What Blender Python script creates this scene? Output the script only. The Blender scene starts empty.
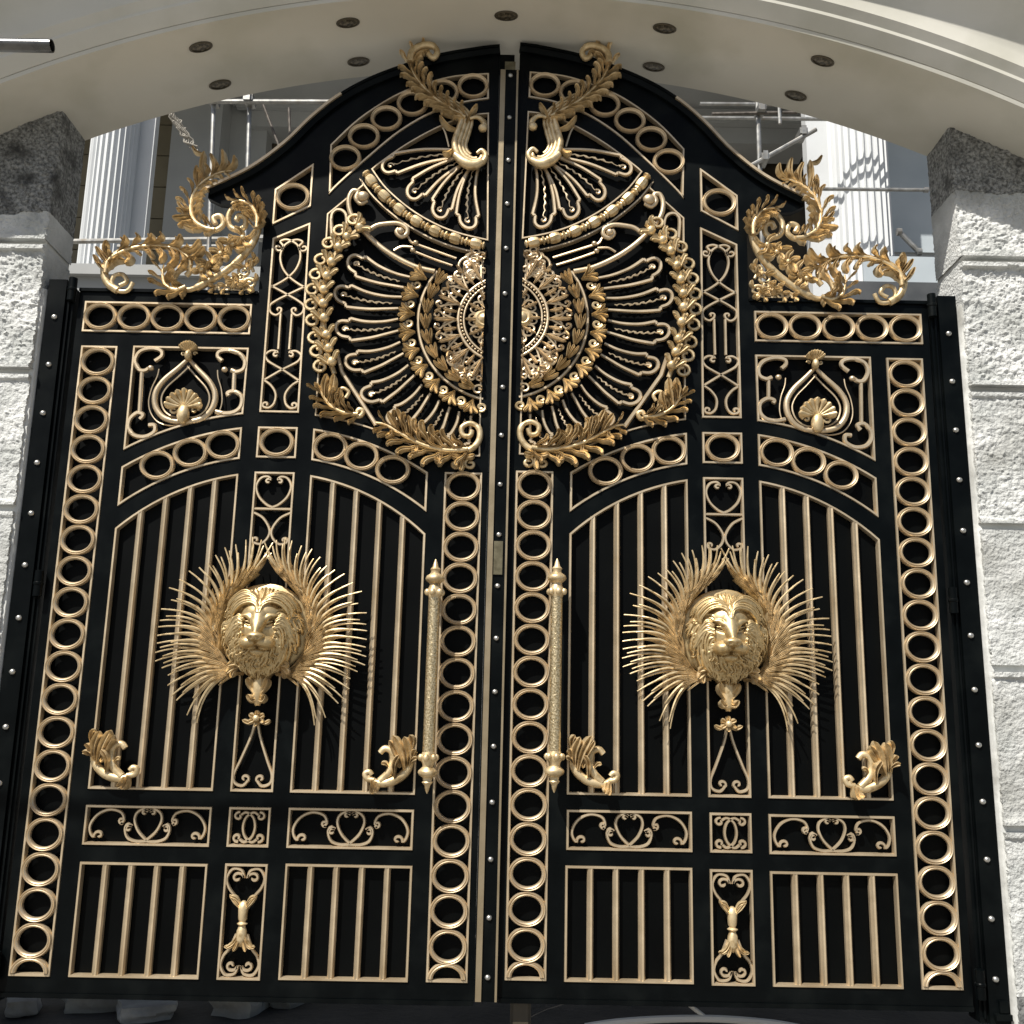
import bpy, bmesh, math, random
from math import sin, cos, pi, radians, sqrt, hypot, atan2, exp
from mathutils import Vector, Matrix, noise
from mathutils.geometry import tessellate_polygon
import numpy as np

random.seed(7)
SC = bpy.context.scene
COL = SC.collection
U = 2.2                                   # one drawing unit = 2.2 m

# ------------------------------------------------------------------ camera
F, CX, CY, CZ = 1000.0, .03464, -2.35494, .56745
PITCH, ROLL = .20448, .018644
_f = Vector((0, cos(PITCH), sin(PITCH))); _r = Vector((1, 0, 0)); _u = _r.cross(_f)
RGT = cos(ROLL) * _r + sin(ROLL) * _u
UPV = -sin(ROLL) * _r + cos(ROLL) * _u
FWD = _f

def ray(px, py, y=0.0):
    """point of the drawing on the upright plane at depth y (drawing units)"""
    d = FWD + RGT * ((px - 512) / F) + UPV * ((512 - py) / F)
    t = (y - CY) / d.y
    return CX + t * d.x, CZ + t * d.z

def L(px, py):
    """measured point -> coordinates of the left gate leaf"""
    x, z = ray(px, py)
    return x + .003 - .004 * z, z + .0035

# ------------------------------------------------------------------ materials
def principled(name, base=(.5, .5, .5), rough=.5, metal=0.0, coat=0.0, coat_r=.1, spec=.5):
    m = bpy.data.materials.new(name); m.use_nodes = True
    b = m.node_tree.nodes['Principled BSDF']
    b.inputs['Base Color'].default_value = (*base, 1)
    b.inputs['Roughness'].default_value = rough
    b.inputs['Metallic'].default_value = metal
    b.inputs['Coat Weight'].default_value = coat
    b.inputs['Coat Roughness'].default_value = coat_r
    b.inputs['Specular IOR Level'].default_value = spec
    return m

def mottled(name, c1, c2, scale, rough=(.4, .6), metal=0.0, bump=0.0, bscale=None, detail=5, coat=0.0, lo=.35, hi=.65, c3=None, s3=3.0, bdist=.01):
    m = principled(name, c1, rough[0], metal, coat)
    nt = m.node_tree; N = nt.nodes; K = nt.links
    b = N['Principled BSDF']
    tc = N.new('ShaderNodeTexCoord')
    n = N.new('ShaderNodeTexNoise'); n.inputs['Scale'].default_value = scale; n.inputs['Detail'].default_value = detail
    K.new(tc.outputs['Object'], n.inputs['Vector'])
    r = N.new('ShaderNodeValToRGB')
    r.color_ramp.elements[0].position = lo; r.color_ramp.elements[0].color = (*c1, 1)
    r.color_ramp.elements[1].position = hi; r.color_ramp.elements[1].color = (*c2, 1)
    K.new(n.outputs['Fac'], r.inputs['Fac'])
    out = r.outputs['Color']
    if c3:
        n3 = N.new('ShaderNodeTexNoise'); n3.inputs['Scale'].default_value = s3; n3.inputs['Detail'].default_value = 6
        K.new(tc.outputs['Object'], n3.inputs['Vector'])
        r3 = N.new('ShaderNodeValToRGB'); r3.color_ramp.elements[0].position = .5; r3.color_ramp.elements[1].position = .72
        K.new(n3.outputs['Fac'], r3.inputs['Fac'])
        mx = N.new('ShaderNodeMixRGB'); mx.inputs['Color2'].default_value = (*c3, 1)
        K.new(r3.outputs['Color'], mx.inputs['Fac']); K.new(out, mx.inputs['Color1'])
        out = mx.outputs['Color']
    K.new(out, b.inputs['Base Color'])
    mr = N.new('ShaderNodeMapRange'); mr.inputs['To Min'].default_value = rough[0]; mr.inputs['To Max'].default_value = rough[1]
    K.new(n.outputs['Fac'], mr.inputs['Value']); K.new(mr.outputs['Result'], b.inputs['Roughness'])
    if bump:
        n2 = N.new('ShaderNodeTexNoise'); n2.inputs['Scale'].default_value = bscale or scale * 3; n2.inputs['Detail'].default_value = 6
        K.new(tc.outputs['Object'], n2.inputs['Vector'])
        bp = N.new('ShaderNodeBump'); bp.inputs['Strength'].default_value = bump; bp.inputs['Distance'].default_value = bdist
        K.new(n2.outputs['Fac'], bp.inputs['Height']); K.new(bp.outputs['Normal'], b.inputs['Normal'])
    return m

GOLD = mottled('champagne_gold_paint', (.58, .465, .31), (.72, .59, .41), 9, (.34, .52), .72, .14, 60, c3=(.47, .36, .225), s3=4.5, bdist=.004)
ORN = mottled('antique_gold_leaf', (.52, .395, .215), (.76, .61, .375), 14, (.38, .52), .60, .18, 70, lo=.3, hi=.6, c3=(.36, .25, .115), s3=24, bdist=.006)
GOLDK = mottled('engraved_gold', (.46, .36, .20), (.80, .66, .42), 120, (.28, .42), .9, .9, 110, lo=.42, hi=.55, bdist=.004)
BLACK = mottled('black_gloss_enamel', (.0012, .0019, .0022), (.0024, .0036, .0040), 5, (.26, .46), 0, .06, 6, c3=(.0045, .0058, .0058), s3=5, bdist=.02)
BLACK.node_tree.nodes['Principled BSDF'].inputs['Specular IOR Level'].default_value = .085
SHEET = mottled('black_sheet_steel', (.0007, .0010, .0011), (.0012, .0017, .0018), 3, (.4, .55), 0, .06, 8)
SHEET.node_tree.nodes['Principled BSDF'].inputs['Specular IOR Level'].default_value = .08
STRIP = mottled('bronze_strip_paint', (.30, .24, .15), (.38, .31, .205), 7, (.38, .5), .7, .1, 50, bdist=.004)
LION = mottled('cast_lion_gold', (.47, .35, .175), (.70, .545, .305), 30, (.36, .48), .74, .12, 90, c3=(.36, .25, .11), s3=30, bdist=.004)
STEEL = mottled('dull_steel_bolt', (.42, .42, .40), (.58, .57, .54), 40, (.3, .45), .9)
GALV = mottled('galvanised_tube', (.26, .26, .25), (.42, .42, .40), 18, (.35, .55), .7, c3=(.22, .20, .17), s3=9)
DARKTUBE = mottled('dirty_tube', (.07, .06, .05), (.16, .14, .12), 25, (.5, .7), .3)
BRASS = mottled('tarnished_brass_plate', (.15, .13, .08), (.22, .195, .125), 30, (.35, .5), .8)
SOFFIT = mottled('cream_painted_render', (.56, .55, .49), (.615, .605, .545), 1.2, (.75, .9), 0, .06, 18, c3=(.475, .47, .40), s3=1.6, bdist=.01)
STUCCO = mottled('white_roughcast', (.44, .455, .44), (.66, .67, .655), 5, (.85, .95), 0, .9, 70, c3=(.34, .345, .325), s3=2.6, bdist=.012)
LIP = mottled('white_smooth_render', (.54, .55, .53), (.64, .645, .625), 5, (.8, .9), 0, .25, 30, c3=(.36, .36, .335), s3=4)
DARKR = mottled('dark_grey_roughcast', (.09, .092, .088), (.36, .365, .35), 60, (.9, .98), 0, 1.0, 55, c3=(.05, .05, .048), s3=8, bdist=.015)
GREYR = mottled('grey_base_render', (.10, .105, .105), (.2, .205, .2), 9, (.8, .95), 0, .7, 50)
WHITE = mottled('white_house_paint', (.58, .60, .61), (.64, .66, .67), 1.5, (.5, .65), 0, .03, 20)
GREYW = mottled('grey_house_paint', (.30, .31, .305), (.35, .36, .355), 1.2, (.6, .8), 0, .03, 20)
TAN = mottled('tan_house_paint', (.13, .115, .075), (.17, .15, .10), 1.5, (.6, .8), 0, .03, 20)
DWOOD = mottled('dark_timber_door', (.035, .028, .018), (.07, .056, .036), 3, (.4, .6), 0, .1, 15)
GLASS = mottled('slate_blue_panel', (.40, .45, .48), (.46, .51, .54), 1.5, (.35, .5))
LENS = mottled('lamp_lens', (.035, .03, .02), (.16, .14, .10), 60, (.2, .4), 0, .3, 60, lo=.45, hi=.6)
TRIM = principled('lamp_trim', (.085, .075, .055), .45, .3)
SOIL = mottled('dark_site_soil', (.035, .032, .028), (.07, .064, .055), 3, (.9, 1), 0, .6, 30)
STONE = mottled('grey_rubble_stone', (.28, .285, .275), (.45, .455, .44), 9, (.85, .95), 0, .6, 40, c3=(.20, .19, .17), s3=4)
CONC = mottled('street_concrete', (.19, .18, .165), (.25, .24, .215), .8, (.85, .95), 0, .2, 12, c3=(.15, .142, .13), s3=.5)
HOSE = principled('pale_plastic', (.62, .60, .55), .45)
PIPE = mottled('dark_polished_tube', (.10, .10, .10), (.16, .16, .155), 20, (.22, .34), .9)
DARKW = mottled('dark_balcony_face', (.05, .055, .06), (.08, .085, .09), 3, (.5, .7))
CHAIN = principled('dusty_rope', (.30, .28, .24), .9)

# ------------------------------------------------------------------ mesh builder
class MB:
    def __init__(s): s.v = []; s.f = []
    def add(s, vs, fs):
        o = len(s.v); s.v += [tuple(v) for v in vs]; s.f += [tuple(i + o for i in f) for f in fs]
    def quadstrip(s, rings, closed=False, caps=True, loop=False):
        n = len(rings[0]); vs = [p for r in rings for p in r]; fs = []
        m = len(rings)
        for i in range(m if loop else m - 1):
            a = i * n; b = ((i + 1) % m) * n
            for j in range(n if closed else n - 1):
                k = (j + 1) % n
                fs.append((a + j, a + k, b + k, b + j))
        if caps and closed and not loop:
            fs.append(tuple(range(n - 1, -1, -1))); fs.append(tuple((m - 1) * n + j for j in range(n)))
        s.add(vs, fs)
    def box(s, x0, x1, y0, y1, z0, z1):
        vs = [(x, y, z) for x in (x0, x1) for y in (y0, y1) for z in (z0, z1)]
        s.add(vs, [(0, 1, 3, 2), (4, 6, 7, 5), (0, 4, 5, 1), (2, 3, 7, 6), (0, 2, 6, 4), (1, 5, 7, 3)])
    def tube(s, pts, rad, n=6, flat=1.0, loop=False, cap=True):
        """sweep along 3-D points; flat scales the section along y"""
        P = [Vector(p) for p in pts]; m = len(P)
        if not hasattr(rad, '__len__'): rad = [rad] * m
        rings = []
        Yv = Vector((0, -1, 0))
        for i in range(m):
            if loop: t = P[(i + 1) % m] - P[i - 1]
            else: t = P[min(i + 1, m - 1)] - P[max(i - 1, 0)]
            if t.length < 1e-9: t = Vector((0, 0, 1))
            t.normalize()
            a = Yv if abs(t.y) < .9 else Vector((0, 0, 1))
            side = t.cross(a).normalized(); up = side.cross(t).normalized()
            r = rad[i]
            rings.append([P[i] + side * (r * cos(2 * pi * k / n)) + up * (r * flat * sin(2 * pi * k / n)) for k in range(n)])
        s.quadstrip(rings, closed=True, caps=cap, loop=loop)
    def blob(s, c, rx, ry, rz, nu=10, nv=7):
        rings = []
        for i in range(1, nv):
            th = pi * i / nv
            rings.append([(c[0] + rx * sin(th) * cos(2 * pi * k / nu), c[1] + ry * sin(th) * sin(2 * pi * k / nu), c[2] + rz * cos(th)) for k in range(nu)])
        s.quadstrip(rings, closed=True, caps=True)
    def lathe(s, c, prof, n=16):
        """vertical lathe: prof = [(r, z)]"""
        s.quadstrip([[(c[0] + r * cos(2 * pi * k / n), c[1] + r * sin(2 * pi * k / n), z) for k in range(n)] for r, z in prof], closed=True)
    def dome(s, c, r, h, n=10):
        """rivet head facing -y"""
        rings = [[(c[0] + r * cos(a) * cos(2 * pi * k / n), c[1] - h * sin(a), c[2] + r * .9 * cos(a) * sin(2 * pi * k / n)) for k in range(n)] for a in (0, .35, .75, 1.15, 1.45)]
        s.quadstrip(rings, closed=True)
    def prism(s, poly, y0, y1, holes=()):
        """plate in the x-z plane from y0 (front) to y1, with holes"""
        loops = [list(poly)] + [list(h) for h in holes]
        flat = [p for l in loops for p in l]
        tri = tessellate_polygon([[Vector((p[0], p[1], 0)) for p in l] for l in loops])
        n = len(flat)
        vs = [(p[0], y0, p[1]) for p in flat] + [(p[0], y1, p[1]) for p in flat]
        fs = [tuple(t) for t in tri] + [tuple(i + n for i in reversed(t)) for t in tri]
        o = 0
        for l in loops:
            m = len(l)
            for i in range(m):
                a, b = o + i, o + (i + 1) % m
                fs.append((a, b, b + n, a + n))
            o += m
        s.add(vs, fs)
    def strip(s, poly, w, y0, h):
        """raised frame moulding of width w running inside a closed outline"""
        def off(d):
            m = len(poly); out = []
            ar = sum(poly[i][0] * poly[(i + 1) % m][1] - poly[(i + 1) % m][0] * poly[i][1] for i in range(m))
            sg = 1 if ar > 0 else -1
            for i in range(m):
                p0 = Vector(poly[i - 1]); p1 = Vector(poly[i]); p2 = Vector(poly[(i + 1) % m])
                a = (p1 - p0).normalized(); b = (p2 - p1).normalized()
                na = Vector((-a.y, a.x)) * sg; nb = Vector((-b.y, b.x)) * sg
                k = na + nb; q = k.length
                k = k / max(q, .3); c = max(k.dot(na), .35)
                out.append(p1 + k * (d / c))
            return out
        lay = [(0, 0), (.0, h * .55), (.22 * w, h), (.78 * w, h), (w, h * .55), (w, 0)]
        rings = []
        for d, hh in lay:
            rings.append([(p.x, y0 - hh, p.y) for p in off(d)])
        s.quadstrip(rings, closed=True, caps=False)
    def relief(s, X, Z, H, y0, thr=.002):
        """height field H over grid X,Z raised to -y; cells with no height left out"""
        nz, nx = H.shape; idx = -np.ones(H.shape, int); vs = []
        keep = H > thr
        k2 = keep.copy()
        k2[1:, :] |= keep[:-1, :]; k2[:-1, :] |= keep[1:, :]; k2[:, 1:] |= keep[:, :-1]; k2[:, :-1] |= keep[:, 1:]
        for i in range(nz):
            for j in range(nx):
                if k2[i, j]:
                    idx[i, j] = len(vs); vs.append((float(X[i, j]), float(y0 - max(H[i, j], 0)), float(Z[i, j])))
        fs = []
        for i in range(nz - 1):
            for j in range(nx - 1):
                q = (idx[i, j], idx[i, j + 1], idx[i + 1, j + 1], idx[i + 1, j])
                if min(q) >= 0: fs.append(q)
        s.add(vs, fs)
    def build(s, name, mat, parent=None, side=None, sharp=35, loc=None, fix=True):
        v = s.v
        if side is not None:              # gate leaf: mirror, tiny lean of the hung leaf
            dz = -.0035 if side > 0 else .0035
            v = [(side * x - .003 + .004 * z, y, z + dz) for x, y, z in v]
        base = Vector(loc) if loc is not None else (WLOC.get(parent.name, Vector()) if parent else Vector())
        me = bpy.data.meshes.new(name)
        me.from_pydata([tuple(Vector(p) * U - base) for p in v], [], s.f)
        if fix:
            bm = bmesh.new(); bm.from_mesh(me); bmesh.ops.recalc_face_normals(bm, faces=bm.faces); bm.to_mesh(me); bm.free()
        me.polygons.foreach_set('use_smooth', [True] * len(me.polygons))
        me.set_sharp_from_angle(angle=radians(sharp))
        me.materials.append(mat); me.update()
        o = bpy.data.objects.new(name, me); COL.objects.link(o)
        if parent:
            o.parent = parent; o.location = (0, 0, 0)
        else: o.location = base
        WLOC[o.name] = base
        return o
WLOC = {}

def tag(o, label, cat, group=None, kind=None):
    o['label'] = label; o['category'] = cat
    if group: o['group'] = group
    if kind: o['kind'] = kind
    return o
def empty(name, loc, label, cat, group=None):
    o = bpy.data.objects.new(name, None); COL.objects.link(o); o.location = Vector(loc) * U
    o.empty_display_size = .1
    WLOC[o.name] = Vector(loc) * U
    return tag(o, label, cat, group)

# ------------------------------------------------------------------ curves
def cat(pts, n=8, closed=False):
    out = []; m = len(pts)
    for i in range(m if closed else m - 1):
        if closed: a, b, c, d = (pts[(i + k) % m] for k in (-1, 0, 1, 2))
        else: a, b, c, d = pts[max(i - 1, 0)], pts[i], pts[i + 1], pts[min(i + 2, m - 1)]
        for k in range(n):
            t = k / n; t2 = t * t; t3 = t2 * t
            out.append(tuple(.5 * (2 * b[j] + (c[j] - a[j]) * t + (2 * a[j] - 5 * b[j] + 4 * c[j] - d[j]) * t2 + (3 * b[j] - a[j] - 3 * c[j] + d[j]) * t3) for j in range(len(b))))
    if not closed: out.append(tuple(pts[-1]))
    return out
def spiral(c, r, a0, turns, n=18, sq=.87, r1=.18):
    """outer to inner; angle grows with turns' sign"""
    m = max(int(abs(turns) * n), 6)
    return [(c[0] + r * (1 - (1 - r1) * i / m) * cos(a0 + 2 * pi * turns * i / m), c[1] + sq * r * (1 - (1 - r1) * i / m) * sin(a0 + 2 * pi * turns * i / m)) for i in range(m + 1)]
def d3(pts, y): return [(p[0], y, p[1]) for p in pts]
def mirr(pts, c): return [(2 * c - p[0], p[1]) for p in pts]
def arcz(c, dx1, z1, dx2, z2):
    k = (dx2 * dx2 + z2 * z2 - dx1 * dx1 - z1 * z1) / (2 * (z2 - z1))
    R = sqrt(dx1 * dx1 + (z1 - k) ** 2)
    return lambda x: k + sqrt(max(R * R - (x - c) ** 2, 0))

def lobe(mb, pts, w, y, h, n=9, groove=.35, bulge=.6):
    """one acanthus finger: narrow root, domed blade with a vein, rounded lifted tip; pts = 2-D spine"""
    P = cat(pts, 4) if len(pts) > 2 else [tuple(pts[0][j] + (pts[1][j] - pts[0][j]) * k / 6 for j in (0, 1)) for k in range(7)]
    m = len(P); rings = []
    for i in range(m):
        t = i / (m - 1)
        a = P[max(i - 1, 0)]; b = P[min(i + 1, m - 1)]
        tx, tz = b[0] - a[0], b[1] - a[1]; q = hypot(tx, tz) or 1
        nx, nz = -tz / q, tx / q
        if t < bulge: k = t / bulge; f = .38 + .62 * k * k * (3 - 2 * k)
        else: f = sqrt(max(0, 1 - ((t - bulge) / (1 - bulge)) ** 2))
        ww = w * max(f, .10)
        hh = h * (.45 + .55 * f)
        lift = h * .7 * t ** 3
        sec = [(-1, 0), (-.86, .55), (-.5, 1), (0, 1 - groove), (.5, 1), (.86, .55), (1, 0)]
        rings.append([(P[i][0] + nx * ww * u, y - lift - hh * v, P[i][1] + nz * ww * u) for u, v in sec])
    mb.quadstrip(rings, closed=True)

def acanthus(mb, spine, y, wid, n=7, sides=(1, -1), size=1.0, stem=.006, rise=.02, angle=.85, env=None, curl=.5):
    """spine: 2-D points; fingers run along the stem, peel off both sides and hook back at the tip"""
    P = cat(spine, 8); m = len(P)
    cum = [0]
    for i in range(1, m): cum.append(cum[-1] + hypot(P[i][0] - P[i - 1][0], P[i][1] - P[i - 1][1]))
    tot = cum[-1]
    def at(t):
        d = max(0, min(1, t)) * tot
        for i in range(1, m):
            if cum[i] >= d:
                k = (d - cum[i - 1]) / max(cum[i] - cum[i - 1], 1e-9)
                p = tuple(P[i - 1][j] + (P[i][j] - P[i - 1][j]) * k for j in (0, 1))
                return p, atan2(P[i][1] - P[i - 1][1], P[i][0] - P[i - 1][0])
        return P[-1], atan2(P[-1][1] - P[-2][1], P[-1][0] - P[-2][0])
    mb.tube([(p[0], y - rise * .5, p[1]) for p in P], [stem * (.8 - .55 * i / m) for i in range(m)], 6, 1.2)
    for s in sides:
        for k in range(n):
            t = (k + .45 + .2 * random.random()) / n
            e = env(t) if env else (.55 + .6 * sin(pi * min(t * 1.05, 1)))
            ln = wid * e * size * random.uniform(.85, 1.15)
            def o(tt, d):
                p, a = at(tt); return (p[0] - sin(a) * s * d, p[1] + cos(a) * s * d)
            back = min(.75 * ln / tot, .3)
            p, a = at(t); a0 = a + s * angle; a1 = a + s * (angle + curl); a2 = a + s * (angle + curl + 1.5)
            q0 = o(t - back, stem * .3); q1 = o(t - back * .3, stem * .9)
            q2 = o(t, stem * 1.4 + ln * .12)
            q3 = (q2[0] + ln * .36 * cos(a0), q2[1] + ln * .36 * sin(a0) * .92)
            q4 = (q3[0] + ln * .28 * cos(a1), q3[1] + ln * .28 * sin(a1) * .92)
            q5 = (q4[0] + ln * .13 * cos(a2), q4[1] + ln * .13 * sin(a2) * .92)
            lobe(mb, [q0, q1, q2, q3, q4, q5], ln * .155, y - rise * .1 - .0025 * (k % 2), rise * random.uniform(.7, 1.05), groove=.3, bulge=.72)

def shell(mb, c, r, y, h, n=9, a0=radians(-8), a1=radians(188), sq=.87):
    for i in range(n):
        a = a0 + (a1 - a0) * i / (n - 1)
        ln = r * (1 - .12 * abs(cos(a)))
        p = [(c[0] + cos(a) * r * .12, c[1] + sq * sin(a) * r * .12), (c[0] + cos(a) * ln * .6, c[1] + sq * sin(a) * ln * .6), (c[0] + cos(a) * ln, c[1] + sq * sin(a) * ln)]
        lobe(mb, p, r * .17, y, h, groove=-.15, bulge=.76)

def profile_ring(mb, c, rx, rz, w, y, h, a0=0, a1=2 * pi, n=40):
    sec = [(0, 0), (0, .6), (.2, 1), (.42, .78), (.62, 1), (.84, .85), (1, .5), (1, 0)]
    full = abs(a1 - a0 - 2 * pi) < 1e-6
    rings = []
    for i in range(n if full else n + 1):
        a = a0 + (a1 - a0) * i / n
        rings.append([(c[0] + (rx - w * u) * cos(a), y - h * v, c[1] + (rz - w * u * .93) * sin(a)) for u, v in sec])
    mb.quadstrip(rings, closed=False, loop=full, caps=False)
    if not full:
        k = len(sec); o = len(mb.v) - len(rings) * k
        mb.f.append(tuple(o + j for j in range(k))); mb.f.append(tuple(o + n * k + k - 1 - j for j in range(k)))

# ------------------------------------------------------------------ gate geometry (left leaf, x < 0)
C = -.5435                                # middle of the three-panel field
A1 = arcz(C, .0865, 1.1425, .3725, 1.0025); A2 = arcz(C, .0865, 1.177, .3725, 1.0525)
A3 = arcz(C, .0865, 1.2595, .3725, 1.154); A4 = arcz(C, .0865, 1.290, .3725, 1.1925)
def lin(a, b, n): return [a + (b - a) * i / n for i in range(n + 1)]
def rect(x0, x1, z0, z1): return [(x0, z0), (x1, z0), (x1, z1), (x0, z1)]
xs = lin(-.916, -.629, 14)
P_shell = [(-.918, 1.4645)] + [(x, A4(x)) for x in xs] + [(-.628, 1.4645)]
P_arc = [(x, A2(x)) for x in xs] + [(x, A3(x)) for x in reversed(xs)]
P_bars = [(-.916, .398)] + [(-.6295, .398)] + [(x, A1(x)) for x in reversed(xs)]
P_bars_b = mirr(P_bars, C)[::-1]; P_arc_b = mirr(P_arc, C)[::-1]
P_tall = [(-.593, 1.296), (-.493, 1.296), (-.4965, 1.8065), (-.593, 1.760)]
P_trap = [(-.597, 1.794), (-.4985, 1.849), (-.4985, 1.9735), (-.597, 1.896)]
bt = cat([(-.4615, 2.0251), (-.392, 2.103), (-.3044, 2.1708), (-.225, 2.209), (-.1447, 2.2342), (-.0526, 2.244)], 5)
bb = cat([(-.0506, 2.1655), (-.125, 2.150), (-.2024, 2.1188), (-.2817, 2.064), (-.355, 1.993), (-.4292, 1.9145), (-.4573, 1.8801)], 5)
P_band = bt + bb
rope_c = cat([(-.3665, 1.9481), (-.3249, 1.8913), (-.258, 1.8318), (-.1871, 1.7887), (-.12, 1.7625), (-.045, 1.745)], 6)
def offs(pts, d):
    o = []
    for i, p in enumerate(pts):
        a = pts[max(i - 1, 0)]; b = pts[min(i + 1, len(pts) - 1)]
        q = hypot(b[0] - a[0], b[1] - a[1])
        o.append((p[0] - (b[1] - a[1]) / q * d, p[1] + (b[0] - a[0]) / q * d))
    return o
ru = offs(rope_c, .017); rl = offs(rope_c, -.017)
P_fan = ru + cat([(-.0495, 2.127), (-.10, 2.119), (-.1746, 2.089), (-.265, 2.032), (ru[0][0], ru[0][1] + .002)], 5)[:-1]
P_fan = [p for i, p in enumerate(P_fan) if i == 0 or hypot(p[0] - P_fan[i - 1][0], p[1] - P_fan[i - 1][1]) > 1e-5]
P_big = [(-.046, 1.194), (rl[-1][0] - .003, rl[-1][1])] + rl[::-1][1:] + [(-.3724, 1.913), (-.4585, 1.83)] + [(x, A4(2 * C - x)) for x in lin(-.456, -.19, 14)] + [(-.15, 1.194)]
P_big = P_big[::-1]

PANELS = dict(outer=rect(-1.047, -.954, .0, 1.4625), five=rect(-1.0505, -.6285, 1.497, 1.5805), shell=P_shell, arc=P_arc, arcb=P_arc_b,
              square=rect(-.593, -.493, 1.181, 1.262), tall=P_tall, trap=P_trap, heart=rect(-.593, -.493, .398, 1.1485), bars=P_bars, barsb=P_bars_b,
              inner=rect(-.133, -.0395, .003, 1.156), p1=rect(-.916, -.6285, .277, .3655), p2=rect(-.592, -.495, .278, .3665), p3=rect(-.4575, -.1715, .278, .3675),
              b1=rect(-.916, -.628, .0, .2425), b2=rect(-.5915, -.4935, .0, .2445), b3=rect(-.4565, -.170, .002, .2465), band=P_band, fan=P_fan, big=P_big)

top = cat([(-.7657, 1.8834), (-.66, 1.943), (-.5766, 2.0149), (-.51, 2.092), (-.4467, 2.1523), (-.3758, 2.2007), (-.2898, 2.2419), (-.186, 2.2801), (-.0794, 2.3033), (-.0265, 2.311)], 6)
OUTLINE = [(-.0265, -.032), (-.0265, 2.311)] + top[::-1][1:] + [(-.766, 1.868), (-.735, 1.853), (-.665, 1.846), (-.632, 1.83), (-.617, 1.80), (-.617, 1.6045), (-1.066, 1.6045), (-1.066, -.032)]

RX, RZ = .0432, .0373

def ring_mesh():
    mb = MB(); profile_ring(mb, (0, 0), RX, RZ, .0112, 0, .011)
    o = mb.build('ring', GOLD, None, sharp=50); me = o.data
    bpy.data.objects.remove(o); return me
RINGME = None

def place(side, x, z):
    dz = -.0035 if side > 0 else .0035
    return Vector((side * x - .003 + .004 * z, 0, z + dz)) * U

def add_rings(parent, side, pts, y=.0035, s=1.0):
    for x, z in pts:
        r = bpy.data.objects.new('ring', RINGME); COL.objects.link(r)
        r.parent = parent
        r.location = place(side, x, z) + Vector((0, y * U, 0)) - WLOC[parent.name]
        r.scale = (s, 1, s); r.rotation_euler = (random.uniform(-.03, .03), 0, random.uniform(-.03, .03))

def scroll_c(mb, pts, y, r, h=1.0):
    mb.tube(d3(pts, y), r, 6, h)

def norm_panel(P):
    x0 = min(p[0] for p in P); x1 = max(p[0] for p in P); z0 = min(p[1] for p in P); z1 = max(p[1] for p in P)
    return lambda u, v: (x0 + (x1 - x0) * u, z0 + (z1 - z0) * v)

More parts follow.
